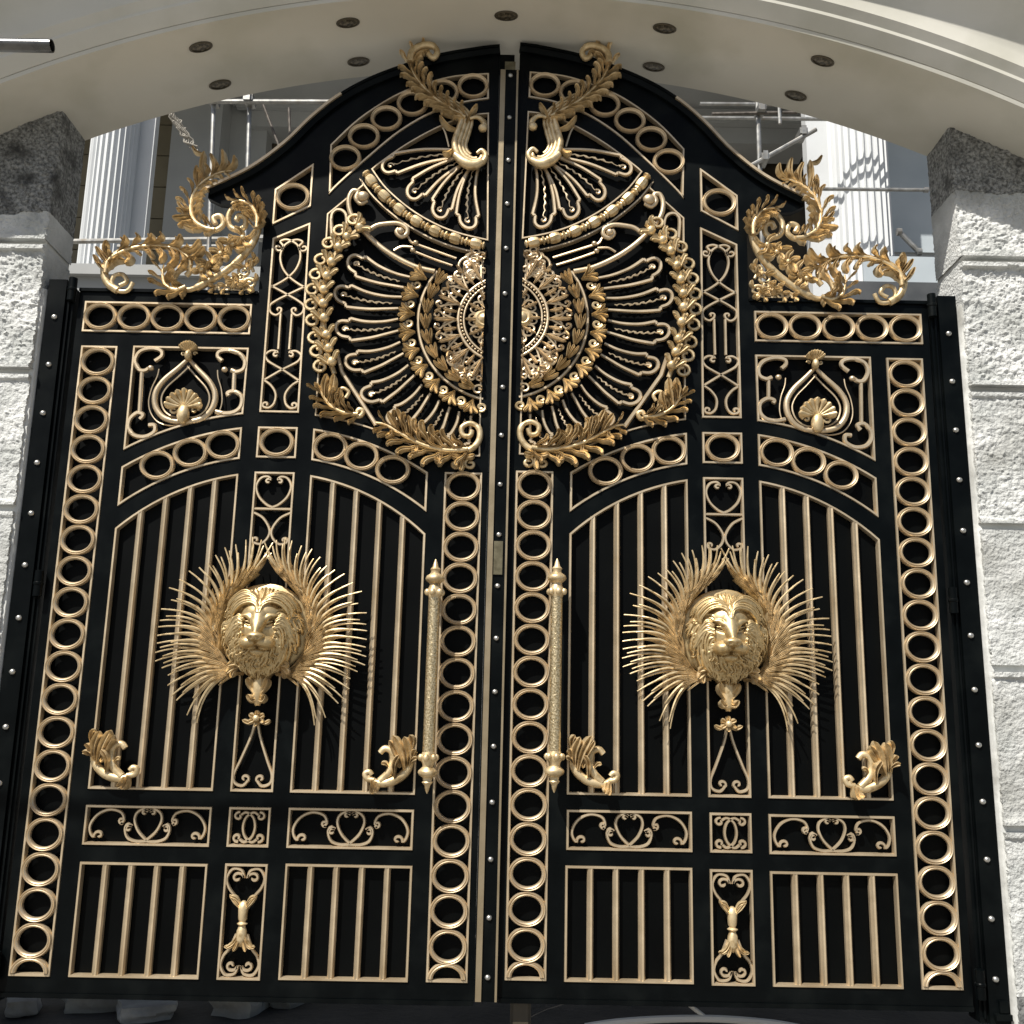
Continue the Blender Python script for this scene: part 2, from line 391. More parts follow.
def gate_leaf(side):
    sd = side
    if sd > 0:
        root = empty('gate_leaf', (-.545, 0, -.03), 'black and gold gate leaf with the riveted meeting strip along its inner edge', 'gate leaf', 'two leaves of the double gate')
    else:
        root = empty('gate_leaf', (.545, 0, -.03), 'black and gold gate leaf without any rivets, beside the diagonally shaded pier', 'gate leaf', 'two leaves of the double gate')
    # backing sheet and pierced frame
    mb = MB(); mb.prism(OUTLINE, .0145, .021); mb.build('backing_sheet', SHEET, root, sd)
    mb = MB(); mb.prism(OUTLINE, 0, .014, list(PANELS.values())); mb.build('frame', BLACK, root, sd)
    # black rim; swept cap with sunlit glint painted gold and shade painted black
    t2 = offs(top, .007)
    ci = next(i for i, q in enumerate(top) if q[0] > -.44)
    for nm, mt, i0, i1, yy in (('end_cap', GOLD, 0, ci, -.020), ('top_cap', BLACK, ci, len(top) - 1, -.018)):
        mb = MB(); rings = []
        for i in range(i0, i1 + 1):
            a, b = top[i], t2[i]
            rings.append([(a[0], yy, a[1]), (a[0], .034, a[1]), (b[0], .034, b[1]), (b[0], yy, b[1])])
        mb.quadstrip(rings, closed=True); mb.build(nm, mt, root, sd)
    mb = MB()
    lo = offs(top, -.014)
    rings = [[(top[i][0], -.014, top[i][1] - .0004), (top[i][0], 0, top[i][1] - .0004), (lo[i][0], 0, lo[i][1]), (lo[i][0], -.010, lo[i][1])] for i in range(len(top))]
    mb.quadstrip(rings, closed=True); mb.build('rim', BLACK, root, sd)
    mb = MB(); mb.box(-1.066, -.618, -.006, .03, 1.605, 1.613); mb.build('rail_cap', BLACK, root, sd)
    mb = MB(); mb.box(-1.0655, -.0275, -.004, .028, -.042, -.0325); mb.build('bottom_rail', BLACK, root, sd)

    def panel(key, name, w=.0075):
        mb = MB(); mb.strip(PANELS[key], w, .012, .015)
        return mb.build(name, GOLD, root, sd, sharp=40)
    # ring columns and ring friezes
    p = panel('outer', 'ring_panel'); add_rings(p, sd, [(-1.0005, -.002 + .0747 * k + .0023) for k in range(1, 20)])
    mb = MB(); profile_ring(mb, (-1.0005, .008), RX, RZ * .96, .0125, .0035, .011, 0, pi, 20); mb.build('half_ring', GOLD, p, sd)
    p = panel('inner', 'ring_panel'); add_rings(p, sd, [(-.0863, .003 + .0745 * k) for k in range(1, 16)])
    mb = MB(); profile_ring(mb, (-.0863, .011), RX, RZ * .96, .0125, .0035, .011, 0, pi, 20); mb.build('half_ring', GOLD, p, sd)
    p = panel('five', 'ring_panel'); add_rings(p, sd, [(-.8395 + .0836 * k, 1.539) for k in range(-2, 3)], s=.98)
    p = panel('square', 'ring_panel'); add_rings(p, sd, [(C, 1.2215)], s=1.0)
    p = panel('trap', 'ring_panel'); add_rings(p, sd, [(-.548, 1.875)], s=1.04)
    A23 = lambda x: (A2(x) + A3(x)) / 2
    for k, mir in (('arc', 0), ('arcb', 1)):
        p = panel(k, 'ring_panel')
        xs_ = (-.829, -.7515, -.6745)
        add_rings(p, sd, [((2 * C - x) if mir else x, A23(x) + .002) for x in xs_], s=.99)
    p = panel('band', 'ring_panel', .007); add_rings(p, sd, [(-.0945, 2.203), (-.1735, 2.184), (-.2520, 2.150), (-.3186, 2.104), (-.3745, 2.051), (-.4195, 1.988)], s=.97)
    # barred fields
    def bars(key, name, n, z0, zt, c=None):
        p = panel(key, name)
        x0 = min(q[0] for q in PANELS[key]); x1 = max(q[0] for q in PANELS[key])
        for k in range(1, n + 1):
            x = x0 + (x1 - x0) * k / (n + 1)
            zz = zt(x)
            mb = MB()
            w = .0072
            sec = [(-w, .012), (-w, .002), (-w * .55, -.003), (0, -.0015), (w * .55, -.003), (w, .002), (w, .012)]
            mb.quadstrip([[(x + a, b, z0) for a, b in sec], [(x + a, b, zz) for a, b in sec]], closed=True)
            mb.build('bar', GOLD, p, sd, sharp=25)
    bars('bars', 'bar_panel', 4, .403, lambda x: A1(x) - .004)
    bars('barsb', 'bar_panel', 4, .403, lambda x: A1(2 * C - x) - .004)
    bars('b1', 'bar_panel', 4, .006, lambda x: .238)
    bars('b3', 'bar_panel', 4, .008, lambda x: .242)
    # low sills inside barred fields (ledge catching the light)
    yS, rS = .003, .0038
    def scrollset(key, name, curves, r=rS):
        p = panel(key, name)
        grp = []                              # curves that touch make one wrought piece
        for cv in curves:
            hit = [g for g in grp if any(hypot(a[0] - b[0], a[1] - b[1]) < 1.9 * r for q in g for a in q[::2] + [q[-1]] for b in cv[::2] + [cv[-1]])]
            new = [cv]
            for g in hit: new += g; grp.remove(g)
            grp.append(new)
        for g in grp:
            mb = MB()
            for cv in g: scroll_c(mb, cv, yS, r, 1.3)
            mb.build('scroll', GOLD, p, sd, sharp=60)
        return p
    # tall lattice of scrolls
    cv = []
    def both(pts): cv.append(pts); cv.append(mirr(pts, C))
    both(spiral((C - .032, 1.735), .012, radians(-20), -.9)[::-1] + cat([(C - .020, 1.737), (C - .021, 1.741), (C - .028, 1.752), (C - .010, 1.757), (C + .016, 1.742), (C + .0255, 1.712), (C + .018, 1.68), (C, 1.656), (C - .025, 1.637), (C - .046, 1.626)], 6)[2:])
    both(cat([(C - .046, 1.632), (C - .02, 1.618), (C, 1.607), (C + .026, 1.592), (C + .042, 1.578), (C + .040, 1.560), (C + .026, 1.552), (C + .014, 1.560)], 5) + spiral((C + .020, 1.567), .008, radians(220), -.8))
    both([(C - .014, 1.556), (C - .0135, 1.462)])
    both(spiral((C - .018, 1.447), .009, radians(60), .8)[::-1] + cat([(C - .013, 1.455), (C - .03, 1.458), (C - .044, 1.447), (C - .038, 1.432), (C - .02, 1.42), (C, 1.409), (C + .026, 1.392), (C + .046, 1.379)], 5)[1:])
    both(cat([(C - .046, 1.382), (C - .026, 1.368), (C - .012, 1.346), (C - .014, 1.322), (C - .026, 1.310), (C - .038, 1.311)], 5) + spiral((C - .034, 1.318), .009, radians(230), -.8))
    scrollset('tall', 'scroll_panel', cv)
    # heart strip behind the lion
    cv = []
    both(spiral((C - .014, 1.124), .008, radians(40), .8)[::-1] + cat([(C - .008, 1.129), (C - .016, 1.136), (C - .032, 1.132), (C - .042, 1.112), (C - .034, 1.086), (C - .015, 1.067), (C, 1.060)], 5)[1:])
    cv.append([(C - .047, 1.056), (C + .047, 1.056)])
    both(cat([(C - .045, 1.047), (C - .02, 1.033), (C - .003, 1.006), (C - .006, .985), (C - .022, .970), (C - .038, .973)], 5) + spiral((C - .034, .980), .009, radians(230), -.8))
    cv.append(cat([(C, .58), (C - .008, .53), (C - .030, .47), (C - .043, .438), (C - .040, .418), (C - .022, .412), (C - .010, .424)], 5) + spiral((C - .018, .428), .010, radians(-30), .8))
    cv.append(mirr(cv[-1], C))
    scrollset('heart', 'scroll_panel', cv)
    # frieze scrolls
    for key in ('p1', 'p3'):
        N_ = norm_panel(PANELS[key]); q = lambda l: [N_(*a) for a in l]
        cm = N_(.5, .5)[0]
        cv = []
        def b2(pts): cv.append(pts); cv.append(mirr(pts, cm))
        b2(spiral(N_(.125, .25), .011, radians(200), -.9)[::-1] + cat(q([(.09, .28), (.10, .17), (.06, .28), (.05, .5), (.10, .75), (.19, .88), (.28, .82), (.31, .65), (.29, .55)]), 5)[8:] + spiral(N_(.295, .62), .009, radians(300), -.8))
        b2(spiral(N_(.468, .82), .008, radians(20), .8)[::-1] + cat(q([(.49, .87), (.45, .9), (.405, .80), (.395, .62), (.43, .36), (.5, .14)]), 5)[3:])
        b2(spiral(N_(.355, .42), .009, radians(40), .9)[::-1] + cat(q([(.385, .44), (.35, .55), (.325, .42), (.35, .2), (.42, .11), (.5, .12)]), 5)[6:])
        scrollset(key, 'scroll_panel', cv)
    N_ = norm_panel(PANELS['p2']); cm = N_(.5, .5)[0]; cv = []
    for sgn in (1, -1):
        m = lambda l: [N_(.5 + sgn * (a - .5), b) for a, b in l]
        cc = cat(m([(.30, .80), (.42, .86), (.58, .74), (.64, .5), (.58, .26), (.42, .13), (.30, .20)]), 5)
        cv.append(cc)
        for vz, dr in ((.76, 1), (.24, -1)):
            cv.append(spiral(N_(.5 - sgn * .25, vz), .011, radians(80 if dr > 0 else 280) if sgn > 0 else radians(100 if dr > 0 else 260), .95 * dr * sgn))
    scrollset('p2', 'scroll_panel', cv)
    # vase ornament
    cv = []
    cm = -.5425
    def b3(pts): cv.append(pts); cv.append(mirr(pts, cm))
    b3(spiral((cm - .018, .213), .014, radians(0), 1.0)[::-1] + cat([(cm - .004, .213), (cm - .010, .229), (cm - .030, .232), (cm - .042, .213), (cm - .036, .192), (cm - .02, .172), (cm - .009, .150)], 5)[2:])
    b3(spiral((cm - .018, .030), .014, radians(0), -1.0)[::-1] + cat([(cm - .004, .030), (cm - .010, .014), (cm - .030, .011), (cm - .042, .030), (cm - .037, .050), (cm - .024, .066), (cm - .012, .095)], 5)[2:])
    p = scrollset('b2', 'scroll_panel', cv)
    mb = MB()
    mb.lathe((cm, -.001, 0), [(.003, .166), (.010, .160), (.0115, .150), (.010, .128), (.007, .122), (.012, .118), (.007, .113), (.011, .104), (.013, .085), (.004, .07)], 12)
    for s2 in (-1, 1):
        for a, b, c_ in (((s2 * .006, .158), (s2 * .016, .172), (s2 * .028, .176)), ((s2 * .006, .15), (s2 * .017, .162), (s2 * .030, .180)), ((s2 * .005, .10), (s2 * .014, .080), (s2 * .030, .069)), ((s2 * .004, .10), (s2 * .008, .075), (s2 * .014, .062)), ((s2 * .004, .098), (s2 * .018, .072), (s2 * .034, .072))):
            lobe(mb, [(cm + a[0], a[1]), (cm + b[0], b[1]), (cm + c_[0], c_[1])], .005, -.002, .01)
    mb.build('vase_ornament', ORN, p, sd, sharp=60)
    # shell panel
    K = lambda u, v: L(100 + u / 5.12, 310 + v / 5.12)
    p = panel('shell', 'scroll_panel')
    cm = K(448, 0)[0]; cm = -.7745
    def KK(l): return [K(*a) for a in l]
    mb = MB()
    td = cat(KK([(455, 250), (400, 300), (325, 365), (285, 430), (288, 500), (330, 553), (400, 572), (432, 560)]), 6)
    zc = td[0][1]
    axis = td[0][0]
    mb.tube(d3(td, -.001), [.0050 + .0028 * sin(pi * i / len(td)) for i in range(len(td))], 7, 1.1)
    tr = mirr(td, axis)
    mb.tube(d3(tr, -.001), [.0050 + .0028 * sin(pi * i / len(tr)) for i in range(len(tr))], 7, 1.1)
    tin = cat(KK([(458, 285), (400, 340), (340, 395), (313, 450), (325, 510), (370, 545), (430, 548)]), 6)
    for t_ in (tin, mirr(tin, axis)): mb.tube(d3(t_, .002), .0025, 5)
    tout = cat(KK([(300, 300), (290, 340), (262, 400), (247, 470), (260, 530), (300, 575), (370, 590), (430, 575)]), 6)
    for t_ in (tout, mirr(tout, axis)): mb.tube(d3(t_, .003), .0017, 5)
    mb.build('teardrop_scroll', GOLD, p, sd, sharp=60)
    mb = MB()
    c1 = cat(KK([(282, 262), (318, 235), (310, 208), (260, 198), (205, 215), (182, 260), (200, 305), (228, 312), (250, 300)]), 6)
    rod = KK([(215, 320), (202, 530)])
    c2 = cat(KK([(205, 560), (222, 538), (190, 528), (155, 560), (148, 605), (175, 642), (230, 650), (278, 625), (280, 592), (250, 590)]), 6)
    for t_, r_ in ((c1, .006), (rod, .0052), (c2, .006)): mb.tube(d3(t_, 0), r_, 6)
    bx = K(250, 300); mb.blob((bx[0] + .006, -.003, bx[1]), .008, .008, .007)
    mb.build('scroll', GOLD, p, sd, sharp=60); mb = MB()
    c1m = cat(KK([(625, 262), (604, 240), (612, 215), (660, 208), (715, 225), (742, 262), (735, 302), (700, 318), (672, 308)]), 6)
    rodm = KK([(688, 325), (684, 412)])
    c2m = cat(KK([(660, 440), (655, 425), (690, 418), (725, 445), (722, 492), (690, 522), (640, 530), (592, 520)]), 6)
    for t_, r_ in ((c1m, .006), (rodm, .0052), (c2m, .006)): mb.tube(d3(t_, 0), r_, 6)
    bx = K(640, 308); mb.blob((bx[0], -.003, bx[1]), .008, .008, .007)
    mb.build('scroll', GOLD, p, sd, sharp=60)
    for (u, v, r_, n_, lim) in ((437, 505, .0535, 9, 8), (462, 222, .030, 8, 35)):
        mb = MB(); c0 = K(u, v)
        shell(mb, c0, r_, -.004, .016, n_, radians(lim), radians(180 - lim) if lim > 10 else radians(172))
        mb.blob((c0[0], -.012, c0[1] - r_ * .35), r_ * .30, .014, r_ * .48)
        for s2 in (-1, 1):
            mb.tube(d3(spiral((c0[0] + s2 * r_ * .48, c0[1] - r_ * .12), r_ * .2, 0, 1.0 * s2, 10), -.008), r_ * .07, 5)
        mb.build('shell_ornament', ORN, p, sd, sharp=70)

    # ---------------------------------------------------------------- top fan
    p = panel('fan', 'fan_panel', .006)
    hub = (-.078, 2.012)
    def petal(mb, b0, tip, w0, w1, y, r, beadr, bend=0.0):
        """b0 root, tip; outlined petal with notched shoulders, beaded rib"""
        dx, dz = tip[0] - b0[0], tip[1] - b0[1]; ln = hypot(dx, dz); ex, ez = dx / ln, dz / ln
        def q(a, b):
            b += bend * sin(pi * max(0, min(1, a / ln)))
            return (b0[0] + ex * a - ez * b, b0[1] + ez * a + ex * b)
        rr_ = w1 * .74
        for s2 in (1, -1):
            pts = cat([q(0, s2 * w0), q(ln * .2, s2 * (w0 + (w1 - w0) * .10)), q(ln * .4, s2 * (w0 + (w1 - w0) * .36)), q(ln * .58, s2 * (w0 + (w1 - w0) * .64)), q(ln - rr_ * 1.75, s2 * w1 * 1.03)], 5)
            mb.tube(d3(pts, y), [r * (.75 + .25 * i / len(pts)) for i in range(len(pts))], 6, 1.2)
            mb.tube(d3([pts[-1], q(ln - rr_ * 1.55, s2 * rr_ * 1.02)], y), r, 6, 1.2)
        arc = [q(ln - rr_ * 1.55, rr_ * 1.02)] + [q(ln - rr_ + rr_ * cos(a), rr_ * sin(a)) for a in lin(pi / 2, -pi / 2, 12)] + [q(ln - rr_ * 1.55, -rr_ * 1.02)]
        mb.tube(d3(arc, y), r, 6, 1.2)
        m = 22
        rib = [q(ln * .12 + (ln * .74) * i / m, .0022 * sin(i * 1.9)) for i in range(m + 1)]
        mb.tube(d3(rib, y), [beadr * (.55 + (.55 * (i % 3 == 1))) * (1.0 if .2 < i / m < .85 else .6) for i in range(m + 1)], 5)
        sc = q(ln - rr_ * 1.05, 0)
        mb.tube(d3([rib[-1]] + spiral(sc, rr_ * .45, atan2(ez, ex) + pi, .9, 10), y), beadr * .8, 5)
    for tip, w1 in (((-.322, 1.962), .026), ((-.2500, 1.882), .0265), ((-.1740, 1.826), .0265), ((-.0930, 1.797), .0265)):
        mb = MB(); d = hypot(tip[0] - hub[0], tip[1] - hub[1]); b0 = (hub[0] + (tip[0] - hub[0]) * .10, hub[1] + (tip[1] - hub[1]) * .10)
        petal(mb, b0, tip, .011, w1 * 1.06, .001, .0053, .0034, -.013)
        mb.build('petal', GOLD, p, sd, sharp=60)
    mb = MB()
    for a, b in (((-.322, 1.995), (-.10, 2.02)), ((-.152, 2.028), (-.176, 2.09))):
        mb.tube(d3(cat([a, ((a[0] + b[0]) / 2, (a[1] + b[1]) / 2 + .012), b], 6), .004), .003, 5)
    mb.build('fan_rib', GOLD, p, sd)
    # rope of barrel beads
    mb = MB()
    P = rope_c; cum = [0]
    for i in range(1, len(P)): cum.append(cum[-1] + hypot(P[i][0] - P[i - 1][0], P[i][1] - P[i - 1][1]))
    def atd(d):
        for i in range(1, len(P)):
            if cum[i] >= d or i == len(P) - 1:
                k = (d - cum[i - 1]) / (cum[i] - cum[i - 1]); return tuple(P[i - 1][j] + (P[i][j] - P[i - 1][j]) * k for j in (0, 1))
    prof = [(0, .0055), (.03, .0105), (.09, .0120), (.14, .0070), (.18, .0062), (.21, .0100), (.25, .0062), (.30, .0115), (.42, .0142), (.62, .0142), (.76, .0118), (.80, .0062), (.85, .0100), (.90, .0100), (.95, .0055)]
    pts, rad = [], []
    nb = 7; seg = cum[-1] * .985 / nb
    for b in range(nb):
        for t, r_ in prof: pts.append(atd(cum[-1] * .008 + (b + t) * seg)); rad.append(r_)
    mb.tube(d3(pts, -.006), rad, 8, 1.05); mb.build('rope_moulding', ORN, root, sd, sharp=40)

    # ---------------------------------------------------------------- great rosette
    p = panel('big', 'rosette_panel', .006)
    O = (0.0, 1.550)
    def pol(r, a): a = radians(a); return (O[0] + r * cos(a), O[1] + r * sin(a))
    for k, a in enumerate((158.5, 171, 184, 197.5, 211.5, 225, 238, 250.5)):
        mb = MB(); rt = (.425, .430, .418, .406, .400, .385, .375, .365)[k]
        petal(mb, pol(.262, a), pol(rt, a), .0155, .0285, .001, .0054, .0036, .010)
        mb.build('petal', GOLD, p, sd, sharp=60)
    # S scrolls on the upper left
    K = lambda u, v: L(300 + u / 5.12, 150 + v / 5.12)
    mb = MB()
    s1 = cat([K(*a) for a in [(345, 262), (310, 278), (288, 250), (300, 218), (270, 215), (250, 260), (262, 330), (310, 400), (390, 480), (480, 545), (590, 600), (690, 625)]], 6)
    mb.tube(d3(s1, -.002), [.0055] * 10 + [.0068] * (len(s1) - 10), 7, 1.1)
    bq = K(325, 245); mb.blob((bq[0], -.006, bq[1]), .016, .012, .014)
    s2_ = cat([K(*a) for a in [(345, 420), (390, 390), (440, 380), (500, 378), (545, 400), (548, 430), (520, 445), (495, 425), (505, 405)]], 6)
    mb.tube(d3(s2_, -.001), .0062, 7, 1.1)
    bq = K(516, 420); mb.blob((bq[0], -.005, bq[1]), .010, .010, .009)
    for l, r_ in (([(548, 430), (565, 465), (590, 480)], .003), ([(480, 512), (520, 492), (575, 495)], .003), ([(590, 478), (680, 510), (800, 553)], .003), ([(580, 515), (680, 555), (780, 590)], .003)):
        mb.tube(d3(cat([K(*a) for a in l], 6), .003), r_, 5)
    for u, v in ((592, 475), (578, 513)): b_ = K(u, v); mb.blob((b_[0], 0, b_[1]), .007, .007, .006)
    sl = cat([K(*a) for a in [(165, 470), (160, 350), (175, 312), (205, 305), (232, 325), (240, 370), (238, 470)]], 6)
    mb.tube(d3(sl, .002), .005, 6)
    mb.build('scroll', GOLD, p, sd, sharp=60)
    # circle line, outer edge line
    mb = MB()
    mb.tube(d3([pol(.2125, a) for a in lin(143, 258, 40)], .002), .004, 6)
    q0 = L(336, 350); q1 = L(342, 372); q2 = L(376, 425)
    mb.tube(d3([q0, q1, q2], .001), .0055, 6)
    mb.build('circle_rail', GOLD, p, sd)
    # leaf sockets at petal roots
    mb = MB()
    for a in (152, 165, 177.5, 190, 202, 214, 226.5, 239, 252):
        b0 = pol(.222, a)
        for da in (-26, -10, 10, 26):
            aa = radians(a + da * 1.4); tp = (b0[0] + .042 * cos(aa), b0[1] + .042 * sin(aa) * .95)
            md = (b0[0] + .022 * cos(aa - radians(da) * .5), b0[1] + .022 * sin(aa - radians(da) * .5))
            lobe(mb, [b0, md, tp], .0058, -.002, .014)
        c0 = pol(.236, a + 6.2); mb.tube(d3(spiral(c0, .0125, radians(a), 1.2, 14, r1=.3), -.005), .0036, 5)
    mb.build('leaf_socket', ORN, p, sd, sharp=70)
    # laurel wreath
    mb = MB()
    for k in range(9):
        a = 148 + k * 12.2
        for j, da in ((0, 0), (-1, -5), (1, 5)):
            s0 = pol(.193 + j * .003, a + 4); s1_ = pol(.193 + j * .0085, a - 2); t_ = pol(.193 + j * .0125, a - 6.5)
            lobe(mb, [t_, s1_, s0][::-1], .0046, -.004, .014)
    mb.build('wreath', ORN, p, sd, sharp=70)
    # filigree
    mb = MB()
    rng = random.Random(3)
    mb.tube(d3([pol(.112, a) for a in lin(113, 250, 36)], -.003), .0042, 6)
    mb.tube(d3([pol(.098, a) for a in lin(115, 247, 36)], -.003), .0030, 6)
    for a in np.arange(116, 248, 5.2): q = pol(.105, a); mb.blob((q[0], -.006, q[1]), .0032, .004, .003, 6, 5)
    def scr(r0, a0, r1, a1, rad, turn, tr, y):
        c0 = pol(r1, a1); st0 = pol(r0, a0)
        dirn = atan2(st0[1] - c0[1], st0[0] - c0[0])
        mb.tube(d3([st0] + spiral(c0, rad, dirn + .5 * (1 if turn > 0 else -1), turn, 16), y), tr, 5)
    for k, a in enumerate(np.arange(119, 248, 21.0)):
        for s2 in (-1, 1):
            scr(.114, a, .138, a + s2 * 6.4, .0155, s2 * 1.05, .0030, -.004)
            scr(.122, a + s2 * 1, .164, a + s2 * 5.2, .0120, -s2 * 1.05, .0030, -.006)
        lobe(mb, [pol(.116, a), pol(.14, a), pol(.172, a)], .0050, -.006, .010)
        lobe(mb, [pol(.118, a + 10.5), pol(.132, a + 10.5), pol(.152, a + 10.5)], .0050, -.003, .010)
        for s2 in (-1, 1): lobe(mb, [pol(.158, a + 10.5), pol(.164, a + 10.5 + s2 * 1.5), pol(.172, a + 10.5 + s2 * 4)], .0042, -.004, .009)
    for a in np.arange(117, 250, 26):
        for s2 in (-1, 1): scr(.050, a, .076, a + s2 * 9, .0125, s2 * 1.05, .0026, -.004)
        lobe(mb, [pol(.05, a + 13), pol(.068, a + 13), pol(.094, a + 13)], .0042, -.003, .009)
    # clusters above and below the disc
    for zc_, s_ in ((1.690, 1), (1.410, -1)):
        for k in range(17):
            x = -.056 - .085 * rng.random(); z = zc_ + s_ * rng.uniform(-.014, .050) - s_ * (x + .056) * -.35
            if hypot(x, z - O[1]) > .172 and x < -.10: continue
            r_ = rng.uniform(.011, .017)
            mb.tube(d3(spiral((x, z), r_, rng.uniform(0, 6), rng.choice((-1.3, 1.3)), 14, r1=.25), -.003 - .005 * rng.random()), .0028, 5)
            a = rng.uniform(0, 2 * pi)
            if k % 2: lobe(mb, [(x, z), (x + r_ * .8 * cos(a), z + r_ * .8 * sin(a)), (x + r_ * 1.5 * cos(a + .6), z + r_ * 1.5 * sin(a + .6))], .0035, -.004, .009)
    mb.tube(d3(spiral(K(870, 600), .030, radians(100), 1.0, 24, r1=.75), -.004), .0038, 6)
    mb.tube(d3(spiral(K(885, 620), .017, radians(190), -1.2, 18), -.006), .0034, 6)
    # trim what would pass the stile
    mb.v = [(min(x, -.047), y, z) for x, y, z in mb.v]
    mb.build('filigree', GOLD, p, sd, sharp=70)
    mb = MB()
    for r_, y0_, h_ in ((.048, -.002, .008), (.030, -.008, .010)):
        n = 14
        pass
    rs = [(.0, -.016), (.010, -.015), (.014, -.010), (.019, -.012), (.026, -.007), (.029, 0)]
    rings = []
    for r_, y in rs:
        rings.append([(min(O[0] + (r_ + .047 * 0) * cos(radians(a)) * 1.0 - .047, -.047), y, O[1] + r_ * 1.0 * sin(radians(a)) * .95) for a in lin(90, 270, 18)])
    mb.quadstrip(rings, closed=False); mb.build('boss', ORN, p, sd, sharp=50)
    # husk garland along the rim
    mb = MB()
    path = cat([K(*a) for a in [(330, 395), (275, 430), (212, 490), (172, 560), (142, 645), (122, 730), (118, 815), (126, 905), (138, 990), (152, 1070), (178, 1150)]], 6)
    m = len(path); cum = [0]
    for i in range(1, m): cum.append(cum[-1] + hypot(path[i][0] - path[i - 1][0], path[i][1] - path[i - 1][1]))
    mb.tube(d3(path, -.004), .006, 6)
    nh = 11
    for k in range(nh):
        d = cum[-1] * (k + .3) / nh
        i = next(j for j in range(m) if cum[j] >= d)
        a = atan2(path[min(i + 2, m - 1)][1] - path[max(i - 2, 0)][1], path[min(i + 2, m - 1)][0] - path[max(i - 2, 0)][0])
        px_, pz_ = path[i]
        ux, uz = cos(a), sin(a); nx, nz = sin(a), -cos(a)    # n: towards the outside
        if nx > 0: nx, nz = -nx, -nz
        mb.blob((px_ - nx * .004, -.018, pz_ - nz * .004), .0125, .014, .0125, 9, 7)
        for off_, w_ in ((-1.0, .007), (.15, .0075), (.9, .007)):
            e0 = (px_ + ux * .010, pz_ + uz * .010)
            e1 = (px_ + nx * off_ * .012 - ux * .006, pz_ + nz * off_ * .012 - uz * .006)
            e2 = (px_ - ux * .017 + nx * off_ * .022, pz_ - uz * .017 + nz * off_ * .022)
            e3 = (px_ - ux * .015 + nx * off_ * .030, pz_ - uz * .015 + nz * off_ * .030)
            lobe(mb, [e0, e1, e2, e3], w_, -.018, .012, groove=.2, bulge=.6)
        c0 = (px_ + nx * .026, pz_ + nz * .026)
        mb.tube(d3(spiral(c0, .0195, a + pi * .7, 1.15, 14, r1=.42), -.010), .0045, 6)
    mb.build('husk_garland', ORN, root, sd, sharp=60)

    # ---------------------------------------------------------------- acanthus ornaments
    PX = lambda l: [L(*a) for a in l]
    # top plume
    mb = MB()
    acanthus(mb, PX([(466, 121), (452, 113), (438, 104), (425, 92), (415, 79), (411, 66), (417, 56), (427, 52)]), -.006, .035, 12, (1, -1), 1.0, .006, .022, .5, env=lambda t: .75 + .5 * sin(pi * t), curl=.75)
    mb.tube(d3(cat(PX([(411, 68), (413, 58), (422, 52), (433, 52), (438, 58), (434, 64), (429, 60)]), 6), -.024), [.010] * 20 + [.008] * 17, 7)
    mb.tube(d3(cat(PX([(470, 122), (478, 121), (484, 126), (484, 132)]), 5), -.016), [.004 + .0004 * i for i in range(16)], 6)
    b_ = L(483, 132); mb.blob((b_[0], -.018, b_[1]), .012, .012, .011)
    cs = PX([(432, 101), (450, 111), (461, 121), (459, 132), (455, 146), (459, 159), (470, 167), (481, 166), (486, 159), (482, 153), (477, 156)])
    for k, (w_, o_) in enumerate(((.008, 0), (.006, .012), (.005, .022), (.0045, .031))):
        cc = offs(cat(cs, 6), o_ * .9)
        mb.tube(d3(cc[:len(cc) - k * 9], -.012 + .002 * k), [w_ * (.45 + .75 * sin(pi * (i + 4) / (len(cc) + 6))) for i in range(len(cc) - k * 9)], 7)
    rb = cat(PX([(455, 158), (464, 166), (474, 169), (483, 165)]), 5); mb.tube(d3(rb, -.018), [.008 + .006 * sin(pi * i / 15) for i in range(len(rb))], 8)
    for l in ([(462, 124), (450, 118), (442, 119)], [(458, 133), (448, 130), (440, 121)], [(466, 126), (472, 116), (478, 110)], [(455, 150), (449, 157), (443, 158)]):
        lobe(mb, PX(l), .007, -.006, .018)
    mb.build('acanthus_plume', ORN, root, sd, sharp=70)
    # scrollwork standing on the shoulder rail
    mb = MB()
    mb.tube(d3(cat(PX([(121, 287), (128, 283), (124, 276), (116, 277), (113, 285), (119, 292), (129, 292), (134, 284)]), 5), -.008), .006, 6)
    mb.tube(d3(cat(PX([(119, 292), (110, 286), (106, 276), (107, 267), (114, 259), (127, 252), (146, 248), (168, 248.5), (184, 254), (191, 263), (189, 271)]), 6), -.008), [.010] * 30 + [.008] * 31, 7)
    acanthus(mb, PX([(108, 276), (111, 264), (122, 256), (140, 250), (160, 249), (178, 252), (190, 260), (193, 268)]), -.004, .032, 9, (1, -1), .72, .0085, .024, .45, curl=1.0)
    for l, w_ in (([(122, 254), (128, 246), (130, 241)], .009), ([(148, 248), (155, 244), (156, 239)], .009), ([(172, 249), (180, 247), (185, 240)], .010), ([(184, 254), (196, 253), (204, 245)], .011), ([(190, 261), (200, 259), (208, 252)], .009),
                  ([(110, 266), (104, 258), (101, 252)], .010), ([(112, 262), (108, 254), (112, 246)], .010), ([(106, 272), (101, 266), (99, 260)], .009), ([(150, 249), (154, 258), (156, 264)], .009), ([(160, 249), (166, 258), (164, 268)], .010), ([(172, 250), (178, 262), (172, 274)], .010), ([(183, 255), (187, 266), (182, 276)], .010), ([(128, 254), (134, 262), (130, 270)], .011), ([(112, 270), (120, 264), (130, 266)], .010)):
        lobe(mb, PX(l), w_ * .74, -.006, .024)
    mb.build('shoulder_scroll', ORN, root, sd, sharp=70)
    mb = MB()
